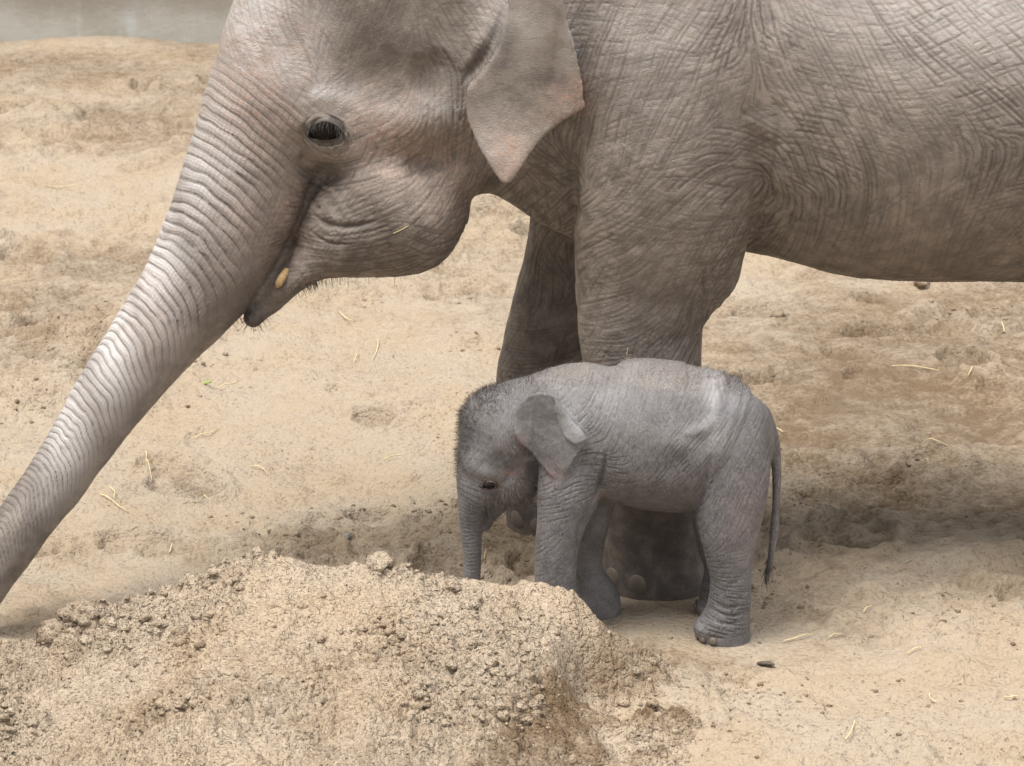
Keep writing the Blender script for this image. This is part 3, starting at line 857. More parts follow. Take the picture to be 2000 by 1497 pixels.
# trunk rings
arc, th, tc = trunk.coords(V)
S0 = .36
dist_t = np.sqrt(((V - tc[:, :3]) ** 2).sum(1)) / np.maximum(tc[:, 3], tc[:, 4])
tmask = (sstep(S0, S0 + .25, arc) * (1 - sstep(1.15, 1.45, dist_t))).astype(F)
tmask *= 1 - sstep(1.6, 2.4, np.abs(th)) * (1 - sstep(.95, 1.15, arc))
spacing = np.interp(arc, [.3, .55, .85, 1.05, 1.4, 2.2], [.026, .03, .042, .040, .031, .02])
ss = np.linspace(0, 3, 3000)
ph_tab = np.concatenate([[0], np.cumsum(1 / np.interp(ss, [.3, .55, .85, 1.05, 1.4, 2.2], [.026, .03, .042, .040, .031, .02]))[:-1] * (ss[1] - ss[0])])
n_a = vnoise(np.column_stack([arc * 7, th * 1.6]), 5); n_b = vnoise(np.column_stack([arc * 22, th * 3.5]), 6)
sarc = arc - .035 * np.minimum(th * th, 4) + .014 * n_a + .005 * n_b
ph = np.interp(sarc, ss, ph_tab)
ring = np.abs(np.sin(np.pi * ph))
groove = np.exp(-(ring / .36) ** 2)
amp = np.interp(arc, [.4, .6, .9, 1.2, 1.8, 2.3], [.0035, .0065, .0095, .0085, .0062, .0045]) * (.62 + .75 * vnoise(np.column_stack([np.floor(ph) * 3.7, th * 1.7]), 8))
dors = 1 - .9 * sstep(1.1, 2.2, np.abs(th))
disp += tmask * dors * amp * (ring ** .7 - .75)
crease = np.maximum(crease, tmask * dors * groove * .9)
# general creases over flank, leg, shoulder, face
CT = [  # place, angle, spacing, depth, turn of the crossing family
    ((-0.0840, -0.5000, 1.9068), 80, .020, .0016, -60), ((-0.1660, -0.4500, 1.9971), 62, .022, .0028, -70), ((0.0796, -0.5000, 2.0074), 55, .022, .002, -80), ((0.0335, -0.5300, 1.6939), 62, .018, .0018, -70), ((-0.1638, -0.5000, 1.6013), 75, .018, .0026, -60),
    ((0.2307, -0.5200, 1.8101), 70, .020, .002, -70), ((0.3352, -0.5000, 1.6526), -25, .019, .0050, 60), ((0.2530, -0.5000, 1.6013), -10, .018, .004, 60), ((0.1719, -0.5000, 1.4810), 38, .018, .0036, -60), ((0.2787, -0.4500, 1.3462), 62, .018, .004, -60), ((0.0058, -0.5000, 1.3945), 48, .018, .0032, -70),
    ((-0.1441, -0.4800, 1.3369), 42, .018, .0028, -60), ((0.1293, -0.4500, 1.2059), 62, .018, .0034, -60), ((-0.1243, -0.4500, 1.1353), 18, .018, .0026, 60), ((-0.0214, -0.4500, 1.0644), 40, .018, .0024, 60), ((0.1342, -0.4300, 0.9871), 85, .015, .004, -60), ((-0.1389, -0.4300, 0.9514), 5, .018, .0028, 60), ((0.0809, -0.4300, 1.1118), 70, .016, .0034, -60),
    ((0.2256, -0.3000, 1.0916), 45, .014, .003, -70), ((0.0158, -0.4300, 0.8976), 40, .018, .0028, 60), ((0.4077, -0.5500, 1.9008), -62, .026, .0045, 55), ((0.5104, -0.5700, 1.7034), -56, .026, .0055, 60), ((0.4713, -0.5000, 1.5498), -60, .022, .004, 60), ((0.6483, -0.6000, 1.9284), -54, .028, .005, 65), ((0.6934, -0.6000, 1.5750), -68, .030, .0045, 60),
    ((0.8419, -0.6000, 1.9948), -45, .028, .005, 68), ((1.0362, -0.6000, 2.0279), -38, .026, .005, 70), ((1.0915, -0.6200, 1.8327), -42, .026, .0048, 70), ((0.8978, -0.6200, 1.7657), -52, .028, .0046, 65), ((0.7984, -0.6000, 1.4212), 86, .034, .0045, -55), ((0.6289, -0.5000, 1.3250), 85, .034, .003, -55), ((0.9963, -0.6000, 1.4555), 74, .030, .0045, -55),
    ((1.1456, -0.6000, 1.4555), 58, .028, .005, -55), ((1.1446, -0.4500, 1.2411), 64, .028, .0045, -55), ((0.5671, -0.3000, 1.1990), 80, .034, .002, -55), ((0.9055, -0.3500, 1.1775), 88, .034, .0035, -55),
    ((-0.8070, -0.3000, 1.2702), 30, .016, .0042, -65), ((-0.9806, -0.2800, 1.1933), 6, .015, .0046, 60), ((-0.7205, -0.3000, 1.3764), 52, .016, .0032, -65), ((-0.8382, -0.3000, 1.5520), 25, .016, .004, 60), ((-0.6851, -0.3000, 1.5520), 80, .02, .0028, -60), ((-1.2124, -0.3000, 1.5520), -50, .016, .0032, 60), ((-0.8731, -0.3000, 1.4820), 15, .016, .0044, 60),
    ((-0.9004, -0.3300, 1.9043), 60, .022, .0016, -60), ((-0.6992, -0.3300, 1.8701), -62, .022, .0018, 60), ((-0.6313, -0.3300, 2.0063), -55, .022, .0022, 60), ((-0.7172, -0.3300, 1.7155), 88, .022, .0038, -60), ((-1.2112, -0.2000, 1.9112), -60, .022, .0016, 60), ((-1.0700, -0.2800, 1.9621), 70, .022, .0014, 60), ((-0.9711, -0.3000, 1.7604), 20, .02, .0018, 60),
    ((-0.3271, -0.2500, 1.4869), -40, .016, .004, 60), ((-0.3079, -0.1500, 1.3369), 50, .016, .004, 60), ((-0.3560, 0.1500, 0.9604), 80, .018, .004, 60), ((-0.4097, 0.1500, 0.7341), 10, .016, .004, 60), ((-0.3175, 0.2000, 0.4882), 5, .018, .003, 60), ((0.0226, -0.4000, 0.5056), 5, .018, .003, 60), ((1.3426, -0.6000, 1.7946), -40, .028, .004, 60), ((1.5996, -0.4000, 0.8701), 80, .028, .003, 60)]
smp = crease_map(-1.75, 1.6, .3, 2.45, .003, CT, 12, [(0, .74, .9, .10, .45, .0036), (1, .82, .75, .04, .2, .0034)])
g = smp(V[:, [0, 2]])
g = g * sstep(.05, .4, np.abs(Nn[:, 1])) * notear * (1 - tmask * .9) * (1 - .30 * sstep(.35, .6, V[:, 0]))
disp -= g * 1.45
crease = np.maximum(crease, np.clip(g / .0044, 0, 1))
# broad lumps of flesh
disp += (.008 * fbm(V * 4.5, 2, 3) + .0035 * fbm(V * 14, 2, 4)) * notear + (.010 * fbm(V * 6.5, 2, 7) * (V[:, 0] < -.62)) * (1 - tmask) * notear + (.006 * fbm(V * 9, 3, 9)) * (1 - notear)
# named folds, the same on both sides of the head
FOLDS = [
    (.018, .010, [(-1.1385, -0.3000, 1.3322), (-1.0806, -0.3000, 1.3127), (-0.9949, -0.3000, 1.3163), (-0.9090, -0.3000, 1.3411)]),
    (.008, .006, [(-1.1531, -0.3000, 1.2844), (-1.0817, -0.3000, 1.2524), (-0.9959, -0.3000, 1.2559)]),
    (.006, .006, [(-1.1183, -0.2800, 1.1933), (-1.0152, -0.2800, 1.1844), (-0.8772, -0.2800, 1.2023), (-0.7389, -0.2800, 1.2736)]),
    (.012, .014, [(-0.9754, -0.3000, 1.4732), (-1.0526, -0.3000, 1.4504), (-1.1127, -0.3000, 1.4258), (-1.1515, -0.3000, 1.3676), (-1.1630, -0.3000, 1.3056)]),
    (.004, .0045, [(-0.8732, -0.3000, 1.4732), (-0.7707, -0.3000, 1.4908), (-0.6854, -0.3000, 1.5135)]), (.004, .0045, [(-0.9069, -0.3000, 1.4995), (-0.8045, -0.3000, 1.5205), (-0.7191, -0.3000, 1.5520)]),
    (.004, .0045, [(-0.9235, -0.3000, 1.5345), (-0.8382, -0.3000, 1.5520), (-0.7699, -0.3000, 1.5834)]), (.005, .005, [(-0.9359, -0.3000, 1.6183), (-0.9145, -0.3000, 1.5695), (-0.9494, -0.3000, 1.5083), (-1.0095, -0.3000, 1.4732)]),
    (.003, .004, [(-0.8030, -0.3000, 1.6704), (-0.7950, -0.3000, 1.6183), (-0.8040, -0.3000, 1.5695)]), (.003, .004, [(-0.7554, -0.3000, 1.6825), (-0.7440, -0.3000, 1.6305), (-0.7495, -0.3000, 1.5869)]), (.003, .004, [(-0.7079, -0.3000, 1.6999), (-0.6913, -0.3000, 1.6478), (-0.6915, -0.3000, 1.6078)]), (.003, .004, [(-0.6638, -0.3000, 1.7120), (-0.6454, -0.3000, 1.6565)]),
    (.003, .004, [(-0.8563, -0.3000, 1.7466), (-0.8330, -0.3000, 1.7172), (-0.8164, -0.3000, 1.6825)]),
    (.012, .022, [(-1.1440, -0.3000, 1.5695), (-1.1621, -0.3000, 1.5170), (-1.1461, -0.3000, 1.4644), (-1.0781, -0.3000, 1.4539), (-0.9923, -0.3000, 1.4855)]),
    (-.007, .03, [(-1.1668, -0.3000, 1.6999), (-1.1067, -0.3000, 1.7431), (-1.0223, -0.3000, 1.7345), (-0.9554, -0.3000, 1.6825)]),
    (.014, .026, [(-1.1422, -0.3000, 1.6565), (-1.1690, -0.3000, 1.5956), (-1.1787, -0.3000, 1.5345)]),
    (.028, .06, [(-0.6992, -0.3200, 1.9021), (-0.7335, -0.3200, 1.8165), (-0.8014, -0.3200, 1.7649)]),
    (.014, .014, [(-0.4890, -0.3600, 2.0546), (-0.5175, -0.3600, 1.9616), (-0.5561, -0.3600, 1.8851), (-0.6067, -0.3600, 1.8168), (-0.6354, -0.3600, 1.7739)]),
    (-.010, .02, [(-0.5476, -0.3500, 1.9765), (-0.5897, -0.3500, 1.8915), (-0.6404, -0.3500, 1.8231)]),
]
carve(V, Nn, disp, FOLDS, -1, .32, crease)
BODYF = [(.004, .010, [(0.4038, -0.5000, 1.7037), (0.3987, -0.5000, 1.6441), (0.3887, -0.4500, 1.5373), (0.3668, -0.4200, 1.4255)]), (.004, .012, [(0.4153, -0.5000, 1.7717), (0.4674, -0.5000, 1.6867), (0.5203, -0.5000, 1.5842), (0.5391, -0.5000, 1.5154)]),
    (-.012, .03, [(0.2839, -0.5000, 1.7123), (0.3678, -0.5000, 1.6782), (0.3893, -0.5000, 1.6184)]),
    (.008, .007, [(0.1827, -0.4000, 1.2271), (0.1704, -0.4000, 1.1563), (0.1855, -0.3500, 1.0525)]), (.005, .006, [(0.2160, -0.4000, 1.2623), (0.2004, -0.4000, 1.1917), (0.2085, -0.3500, 1.1062)]), (.014, .02, [(-0.2653, -0.4000, 1.5767), (-0.2681, -0.4000, 1.4899), (-0.2564, -0.3500, 1.3896), (-0.2593, -0.3500, 1.3015)]),
    (.008, .012, [(-0.3620, -0.3000, 1.5695), (-0.3108, -0.3000, 1.5170), (-0.2680, -0.3000, 1.4908)]), (.010, .014, [(1.1813, -0.5500, 1.3906), (1.2040, -0.5000, 1.2552), (1.2285, -0.4000, 1.1385)])]
carve(V, Nn, disp, BODYF, -1, .35, crease)
V2 = V + Nn * disp[:, None]
def eye_hollow(VS, dark, ex, ez, s, sides):
    """the socket: skin behind the lids is drawn in"""
    for side in sides:
        e = ((VS[:, 0] - ex + .004 * s) / (.052 * s)) ** 2 + ((VS[:, 2] - ez + .004 * s) / (.034 * s)) ** 2
        m = (e < 1.6)
        ym = np.median(VS[:, 1])
        m &= VS[:, 1] * side > 0.0 + (VS[m, 1] * side).max() - .12 * s if m.any() else m
        VS[m, 1] -= side * .034 * s * (1 - sstep(.55, 1.5, e[m]))
        dark[m] = np.maximum(dark[m], 1 - sstep(.7, 1.5, e[m]))

def blobs(V, lst, side=-1):
    out = np.zeros(len(V), F)
    for (c, rx, rz, a) in lst:
        q = ((V[:, 0] - c[0]) / rx) ** 2 + ((V[:, 2] - c[2]) / rz) ** 2
        m = (q < 8) & (np.abs(V[:, 1] - c[1]) < .4)
        out[m] = np.maximum(out[m], a * np.exp(-q[m]))
    return out
pale = blobs(V, [((-1.2783, -0.2000, 1.9456), .16, .22, .9), ((-1.1060, -0.3000, 1.7776), .13, .07, .9), ((-1.1383, -0.2500, 2.0072), .10, .2, .6), ((-0.8027, -0.3000, 1.6999), .2, .05, .45), ((-1.0080, -0.3000, 1.5695), .10, .08, .35), ((-1.4410, -0.2000, 1.5978), .12, .3, .6),
    ((-1.6617, -0.3500, 1.1953), .11, .22, 1.0), ((-1.8011, -0.4000, 0.9780), .10, .22, 1.0), ((-1.9531, -0.5000, 0.7222), .10, .25, .8), ((-1.5082, -0.2500, 1.4869), .1, .2, .7), ((-0.4309, -0.4500, 1.9971), .10, .12, .5), ((-0.2823, -0.5000, 1.9068), .05, .14, .4), ((-0.5310, -0.4500, 1.6062), .10, .12, .35), ((-0.0019, -0.5000, 1.9404), .2, .25, .28), ((1.0014, -0.6000, 2.0775), .5, .2, .35)])  # trunk entries paint its sheen; forehead entries add highlights to pale skin
pink = blobs(V, [((-1.3171, -0.2000, 1.7552), .16, .25, .65), ((-1.2105, -0.2000, 1.9456), .12, .14, .45), ((-0.8716, -0.3000, 1.6044), .18, .15, .7), ((-1.2178, -0.3000, 1.3056), .10, .16, .5), ((-1.3540, -0.3000, 1.3411), .12, .2, .35), ((-0.4808, -0.4500, 1.5804), .06, .10, 1.0), ((-0.2651, -0.5000, 1.7971), .06, .07, 1.0), ((-0.6516, -0.3000, 1.4644), .10, .18, .55),
    ((-1.1222, -0.3000, 1.8121), .10, .05, .4), ((-0.2978, -0.5000, 1.7208), .08, .03, .4), ((-1.6674, -0.3500, 1.0346), .12, .2, .25)])
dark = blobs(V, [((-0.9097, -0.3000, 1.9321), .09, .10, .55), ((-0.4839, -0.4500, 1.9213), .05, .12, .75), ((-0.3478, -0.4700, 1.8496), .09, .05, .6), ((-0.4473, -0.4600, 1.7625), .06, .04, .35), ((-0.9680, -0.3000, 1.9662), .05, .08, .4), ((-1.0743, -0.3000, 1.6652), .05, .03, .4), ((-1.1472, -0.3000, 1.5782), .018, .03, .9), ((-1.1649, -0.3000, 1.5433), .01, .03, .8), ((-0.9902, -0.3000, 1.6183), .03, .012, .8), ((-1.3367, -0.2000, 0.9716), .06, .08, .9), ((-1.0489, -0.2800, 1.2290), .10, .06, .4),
    ((-2.1308, -0.7000, 0.3228), .12, .2, .5), ((-0.4470, -0.3300, 1.4808), .03, .04, .9), ((-0.5283, -0.1000, 1.4313), .03, .03, .8), ((-0.3734, 0.2000, 0.8704), .15, .35, .6), ((0.0314, -0.3000, 0.1890), .35, .35, 1.0), ((-0.2960, 0.3000, 0.1006), .3, .2, .9)])  # leg and foot entries paint shade into the skin, with some soil
VSKIN = V2.copy()
EYE = (-1.0804, -0.2900, 1.6368)
eye_hollow(V2, dark, EYE[0], EYE[2], 1.35, (-1,)); eye_hollow(V2, dark, EYE[0] - .10, EYE[2], 1.35, (1,))
set_co(mme, V2)
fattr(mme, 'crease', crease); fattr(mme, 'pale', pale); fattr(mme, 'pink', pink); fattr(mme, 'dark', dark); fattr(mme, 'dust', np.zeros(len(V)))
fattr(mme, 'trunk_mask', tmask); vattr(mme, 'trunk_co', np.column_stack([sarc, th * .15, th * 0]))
mme.polygons.foreach_set('use_smooth', np.ones(len(mme.polygons), bool))
cow = empty('elephant', (0.0573, 0.0000, -0.0813)[:2] + (0,), label='adult grey elephant standing over the calf, trunk stretched down, body cut by the frame', category='elephant')
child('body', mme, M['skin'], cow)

def nearest_surface(V, x, z, side=-1, rad=.02):
    m = ((V[:, 0] - x) ** 2 + (V[:, 2] - z) ** 2 < rad * rad)
    if not m.any(): return 0
    return V[m, 1].min() if side < 0 else V[m, 1].max()

def strands(name, base, dirs, lens, width, mat, parent, seed, curl=.25):
    r = np.random.default_rng(seed); n = len(base)
    side = np.cross(dirs, r.normal(size=(n, 3))); side /= np.linalg.norm(side, axis=1)[:, None] + 1e-9
    bend = r.normal(size=(n, 3)) * curl + np.array([0, 0, -.25])
    mid = base + dirs * (lens * .55)[:, None]
    tip = base + dirs * lens[:, None] + bend * (lens * .45)[:, None]
    w = side * width
    VV = np.stack([base - w, base + w, mid + w * .8, mid - w * .8, tip], 1).reshape(-1, 3)
    i = np.arange(n)[:, None] * 5
    T = np.vstack([i + [0, 1, 2], i + [0, 2, 3], i + [3, 2, 4]])
    me = mesh_from(name, VV, T)
    return child(name, me, mat, parent)
def eye_set(parent, VS, ex, ez, side, yaw, s, lidmat, pinkrim=False, bag=1.0):
    """eyeball and a ring of lid folds that runs out into the surrounding skin VS"""
    loc = VS[((VS[:, 0] - ex) ** 2 + (VS[:, 2] - ez) ** 2 < (.16 * s) ** 2) & (VS[:, 1] * side > (np.median(VS[:, 1])) * side)]
    loc = loc[loc[:, 1] * side > (loc[:, 1] * side).max() - .11 * s]
    def skin_at(x, z):
        d = (loc[:, 0] - x) ** 2 + (loc[:, 2] - z) ** 2
        i = np.argpartition(d, 12)[:12]
        w = 1 / (d[i] + (.003 * s) ** 2)
        return (loc[i, 1] * w).sum() / w.sum()
    yc = skin_at(ex, ez)
    out = np.array([-math.sin(yaw), side * math.cos(yaw), 0])
    c = np.array([ex, yc, ez])
    bm = bmesh.new(); bmesh.ops.create_uvsphere(bm, u_segments=28, v_segments=18, radius=.036 * s)
    me = bpy.data.meshes.new('eye'); bm.to_mesh(me); bm.free()
    set_co(me, get_co(me) + c - np.array([0, side, 0]) * .021 * s)
    me.polygons.foreach_set('use_smooth', np.ones(len(me.polygons), bool))
    child('eye', me, M['eye'], parent)
    na, nr = 64, 30; VV, dk, cz = [], [], []
    for j in range(nr + 1):
        q = j / nr
        for i in range(na):
            t = 2 * math.pi * i / na
            ct, st = math.cos(t), math.sin(t)
            x0 = .040 * ct - .004; y0 = (.021 if st > 0 else .024) * st - .009 * ct * ct - (.008 * ct * ct if ct < 0 else 0)
            x1 = .074 * ct + .012 * (st < 0) * -st; y1 = (.050 if st > 0 else .092 * bag) * st - .01 * ct
            x = (x0 + (x1 - x0) * q) * s; y = (y0 + (y1 - y0) * q) * s
            wx, wz = ex + x, ez + y
            ys = skin_at(wx, wz)
            dome = max(0.0, (.038 * s) ** 2 - x * x - (y + .002 * s) ** 2) ** .5
            lift = (dome - .021 * s) if dome > 0 else -.021 * s
            e = float(sstep(.0, .45, q))
            o = max(lift, -.004 * s) * (1 - e)
            turns = 1.7 if st > 0 else 2.9
            ridge = abs(math.sin(math.pi * (q ** .8 * turns + .30 * math.sin(t * 2 + .9) + .12 * math.sin(5 * t + q * 3)))) ** .6
            o += s * (.0055 * ridge - .002) * (1 - q) ** .5 * float(sstep(0, .12, q)) + s * .004 * (st > 0) * math.exp(-((q - .1) / .1) ** 2)
            o -= s * .006 * q ** 6
            cz.append(.95 * (1 - ridge) ** 1.3 * (1 - .5 * q)); VV.append((wx, ys + side * o, wz)); dk.append(max(0, 1.6 - q * (3.4 - 1.3 * (ct > .2))) * (.35 if pinkrim else 1.2) + .25 * (1 - ridge) * (1 - q))
    Q = np.array([(j * na + i, j * na + (i + 1) % na, (j + 1) * na + (i + 1) % na, (j + 1) * na + i) for j in range(nr) for i in range(na)])
    me = mesh_from('eyelid', np.array(VV), Q if side > 0 else Q[:, ::-1])
    n = len(VV)
    fattr(me, 'crease', np.array(cz))
    for k in ('pale', 'pink', 'dust', 'trunk_mask'): fattr(me, k, np.full(n, {'pale': .0, 'pink': .55 if pinkrim else .05}.get(k, 0)))
    fattr(me, 'dark', np.array(dk)); vattr(me, 'trunk_co', np.zeros((n, 3)))
    child('eyelid', me, lidmat, parent)
    # lashes along the upper lid
    r = np.random.default_rng(9)
    VV = np.array(VV)
    idx = [na * r.integers(1, 5) + r.integers(int(na * .03), int(na * .46)) for _ in range(90)]
    b_ = VV[idx]; d_ = np.stack([r.normal(-.15, .25, 90), side * np.full(90, .75), r.normal(-.75, .2, 90)], 1)
    d_ /= np.linalg.norm(d_, axis=1)[:, None]
    strands('eyelash', b_, d_, r.uniform(.015, .034, 90) * s, .0006 * s ** .5, M['whisker'], parent, 10, .15)['kind'] = 'stuff'

ex, _, ez = EYE
eye_set(cow, VSKIN, ex, ez, -1, R(16), 1.35, M['skin'])
eye_set(cow, VSKIN, ex - .10, ez, 1, R(8), 1.35, M['skin'])

def toenail_mesh():
    bm = bmesh.new(); bmesh.ops.create_uvsphere(bm, u_segments=14, v_segments=10, radius=1)
    for v in bm.verts:
        x, y, z = v.co
        v.co.z = z * (1.0 if z > 0 else .8)
        if z < -.3: v.co.z = -.3 + (z + .3) * .45
        v.co.x = math.copysign(abs(x) ** .8, x)
    me = bpy.data.meshes.new('toenail'); bm.to_mesh(me); bm.free()
    me.polygons.foreach_set('use_smooth', np.ones(len(me.polygons), bool))
    me.materials.append(M['nail'])
    return me
nail = toenail_mesh()
def nails(parent, cx, cy, ra, rb, angs, size, z, head=180):
    for a in angs:
        t = R(head + a)
        o = bpy.data.objects.new('toenail', nail); col.objects.link(o); o.parent = parent
        o.location = (cx + ra * math.cos(t) - parent.location.x, cy + rb * math.sin(t) - parent.location.y, z - parent.location.z)
        o.rotation_euler = (0, R(-8), t + math.pi)
        k = 1 - .12 * abs(a) / 60
        o.scale = (size * .42, size * .85 * k, size * k)
for (f, ra, rb) in ((FEET[0], .185, .175), (FEET[1], .172, .165), ((FEET[2][0], -.26, 0), .185, .17), ((FEET[2][0] + .12, .26, 0), .185, .17)):
    nails(cow, f[0], f[1], ra, rb, (-62, -30, 2, 34, 66), .052, .042)
# short tush under the lip and the bristles round the mouth
def tube_mesh(name, pts, rad, seg=8):
    pts = catmull(np.array(pts, float), 4); n = len(pts); VV, Q = [], []
    rad = np.interp(np.linspace(0, 1, n), np.linspace(0, 1, len(rad)), rad)
    T = np.gradient(pts, axis=0); T /= np.linalg.norm(T, axis=1)[:, None]
    for i in range(n):
        u = np.cross(T[i], [.3, .8, .5]); u /= np.linalg.norm(u); w = np.cross(T[i], u)
        for k in range(seg):
            t = 2 * math.pi * k / seg
            VV.append(pts[i] + rad[i] * (u * math.cos(t) + w * math.sin(t)))
    Q = [(i * seg + k, i * seg + (k + 1) % seg, (i + 1) * seg + (k + 1) % seg, (i + 1) * seg + k) for i in range(n - 1) for k in range(seg)]
    return mesh_from(name, np.array(VV), np.array(Q)[:, ::-1])
child('tusk', tube_mesh('tusk', [(-1.2254, -0.2450, 1.1332), (-1.2395, -0.2720, 1.1158), (-1.2513, -0.2820, 1.0953), (-1.2566, -0.2840, 1.0833)], [.012, .0145, .013, .003], 12), M['tusk'], cow)

def pick(V, Nn, dens, n, seed):
    r = np.random.default_rng(seed)
    w = np.maximum(dens, 0).astype(float); w /= w.sum()
    i = r.choice(len(V), n, p=w)
    return V[i] + r.normal(0, .0035, (n, 3)), Nn[i], r
chin = blobs(V2, [((-1.1630, -0.1500, 1.0843), .12, .025, 1), ((-1.3374, -0.2000, 0.9442), .05, .05, .8), ((-1.0261, -0.1000, 1.0552), .14, .02, .5)])
b_, n_, r_ = pick(V2, Nn, chin, 420, 3)
bo = strands('bristle', b_, (n_ + [0, 0, -.5]) / np.linalg.norm(n_ + [0, 0, -.5], axis=1)[:, None], r_.uniform(.012, .04, len(b_)), .0007, M['whisker'], cow, 4)
bo['kind'] = 'stuff'

# ------------------------------------------------------------------ the calf
YC = -.62
ctorso = Tube([(-0.261, -0.620, 0.741, 0.156, 0.145), (-0.159, -0.620, 0.700, 0.230, 0.175), (-0.023, -0.620, 0.680, 0.254, 0.195), (0.096, -0.620, 0.664, 0.254, 0.195), (0.197, -0.620, 0.669, 0.224, 0.180), (0.249, -0.620, 0.651, 0.156, 0.150)])
chead = Tube([(-0.447, -0.620, 0.723, 0.119, 0.120), (-0.489, -0.620, 0.694, 0.156, 0.130), (-0.515, -0.630, 0.644, 0.136, 0.125), (-0.549, -0.630, 0.560, 0.105, 0.100), (-0.576, -0.640, 0.491, 0.075, 0.078), (-0.594, -0.640, 0.428, 0.049, 0.056), (-0.599, -0.640, 0.364, 0.039, 0.042), (-0.598, -0.640, 0.291, 0.033, 0.035), (-0.598, -0.640, 0.190, 0.029, 0.030), (-0.602, -0.640, 0.098, 0.026, 0.026), (-0.616, -0.650, 0.037, 0.022, 0.022)])
cneck = Tube([(-0.464, -0.620, 0.705, 0.149, 0.120), (-0.362, -0.620, 0.727, 0.156, 0.135), (-0.227, -0.620, 0.723, 0.190, 0.155)])
ccheek = Tube([(-0.444, -0.620, 0.556, 0.099, 0.100), (-0.473, -0.630, 0.518, 0.088, 0.105), (-0.512, -0.630, 0.464, 0.065, 0.070), (-0.537, -0.635, 0.407, 0.034, 0.042), (-0.548, -0.640, 0.358, 0.014, 0.020)])
cbrow = Tube([(-0.574, -0.700, 0.602, 0.044, 0.028), (-0.528, -0.715, 0.577, 0.030, 0.022), (-0.456, -0.710, 0.575, 0.040, 0.026)])
clegs = [Tube([(-0.249, -0.700, 0.736, 0.104, 0.070), (-0.265, -0.720, 0.618, 0.108, 0.075), (-0.282, -0.735, 0.516, 0.098, 0.078), (-0.297, -0.740, 0.428, 0.084, 0.075), (-0.315, -0.745, 0.331, 0.073, 0.070), (-0.320, -0.745, 0.213, 0.070, 0.068), (-0.321, -0.745, 0.094, 0.073, 0.072), (-0.324, -0.745, 0.020, 0.082, 0.078), (-0.324, -0.745, -0.044, 0.082, 0.078)]),
    Tube([(-0.207, -0.550, 0.558, 0.094, 0.070), (-0.188, -0.530, 0.424, 0.072, 0.065), (-0.201, -0.520, 0.291, 0.057, 0.058), (-0.209, -0.515, 0.193, 0.052, 0.054), (-0.203, -0.515, 0.137, 0.054, 0.055), (-0.184, -0.515, 0.073, 0.075, 0.070), (-0.174, -0.515, 0.025, 0.082, 0.076), (-0.174, -0.515, -0.037, 0.079, 0.072)]),
    Tube([(0.243, -0.680, 0.729, 0.131, 0.090), (0.264, -0.710, 0.615, 0.121, 0.085), (0.264, -0.735, 0.516, 0.115, 0.080), (0.252, -0.745, 0.412, 0.108, 0.075), (0.254, -0.750, 0.306, 0.083, 0.066), (0.261, -0.752, 0.216, 0.070, 0.060), (0.258, -0.752, 0.124, 0.073, 0.064), (0.246, -0.752, 0.042, 0.085, 0.070), (0.244, -0.752, -0.032, 0.086, 0.070)]),
    Tube([(0.237, -0.560, 0.562, 0.120, 0.080), (0.234, -0.530, 0.405, 0.100, 0.075), (0.238, -0.515, 0.252, 0.078, 0.062), (0.252, -0.510, 0.157, 0.063, 0.056), (0.247, -0.510, 0.064, 0.073, 0.060), (0.246, -0.510, -0.039, 0.073, 0.062)])]
ctoes = [Tube([(0.218, -0.755, 0.061, 0.051, 0.060), (0.174, -0.760, 0.043, 0.034, 0.050)]), Tube([(0.233, -0.520, 0.034, 0.049, 0.050), (0.192, -0.520, 0.015, 0.028, 0.045)]), Tube([(-0.185, -0.530, 0.038, 0.052, 0.060), (-0.229, -0.550, 0.039, 0.038, 0.050)])]
celb = Tube([(-0.211, -0.720, 0.529, 0.044, 0.050), (-0.217, -0.720, 0.457, 0.030, 0.045), (-0.230, -0.725, 0.419, 0.017, 0.035)])
ctail = Tube([(0.340, -0.620, 0.727, 0.058, 0.045), (0.389, -0.620, 0.655, 0.034, 0.030), (0.411, -0.620, 0.592, 0.019, 0.018), (0.417, -0.625, 0.495, 0.016, 0.016), (0.413, -0.630, 0.351, 0.014, 0.013), (0.404, -0.630, 0.259, 0.012, 0.011), (0.394, -0.630, 0.186, 0.011, 0.010), (0.391, -0.630, 0.149, 0.007, 0.007)])
CX0 = (-0.4506, -0.7400, 0.7141)[0]; CX1 = (-0.2209, -0.8000, 0.7312)[0]
def cear_y(x, z):
    t = (x - CX0) / (CX1 - CX0)
    return -.768 - .045 * t + .006 * np.sin(t * 6) + .03 * (t - .3) * (z - .62)
CEAR = [(-0.4037, -0.7600, 0.6679), (-0.4406, -0.7600, 0.6998), (-0.4590, -0.7600, 0.7528), (-0.4490, -0.7600, 0.8179), (-0.4240, -0.7600, 0.8513), (-0.3842, -0.7700, 0.8721), (-0.3311, -0.7800, 0.8719), (-0.3012, -0.7900, 0.8332), (-0.2612, -0.8000, 0.7822), (-0.2209, -0.8000, 0.7330), (-0.2373, -0.8000, 0.6960), (-0.2668, -0.7900, 0.6430), (-0.2900, -0.7900, 0.5969), (-0.3031, -0.7800, 0.5595), (-0.3148, -0.7800, 0.5542), (-0.3333, -0.7800, 0.5862), (-0.3601, -0.7700, 0.6146), (-0.3870, -0.7700, 0.6448)]
cear = Sheet(CEAR, cear_y, .0062)
FA = np.array((-0.3296, -0.7900, 0.8734)); FB = np.array((-0.2207, -0.7900, 0.7295))
fd = (FB - FA)[[0, 2]]; fn = np.array([fd[1], -fd[0]]) / np.linalg.norm(fd)
if fn[0] > 0: fn = -fn
def flap_y(x, z):
    w = (x - FA[0]) * fn[0] + (z - FA[2]) * fn[1]
    return cear_y(x, z) - .004 - .020 * np.sqrt(np.clip(w, 0, 1) / .06) * np.exp(-np.clip(w, 0, 1) / .09)
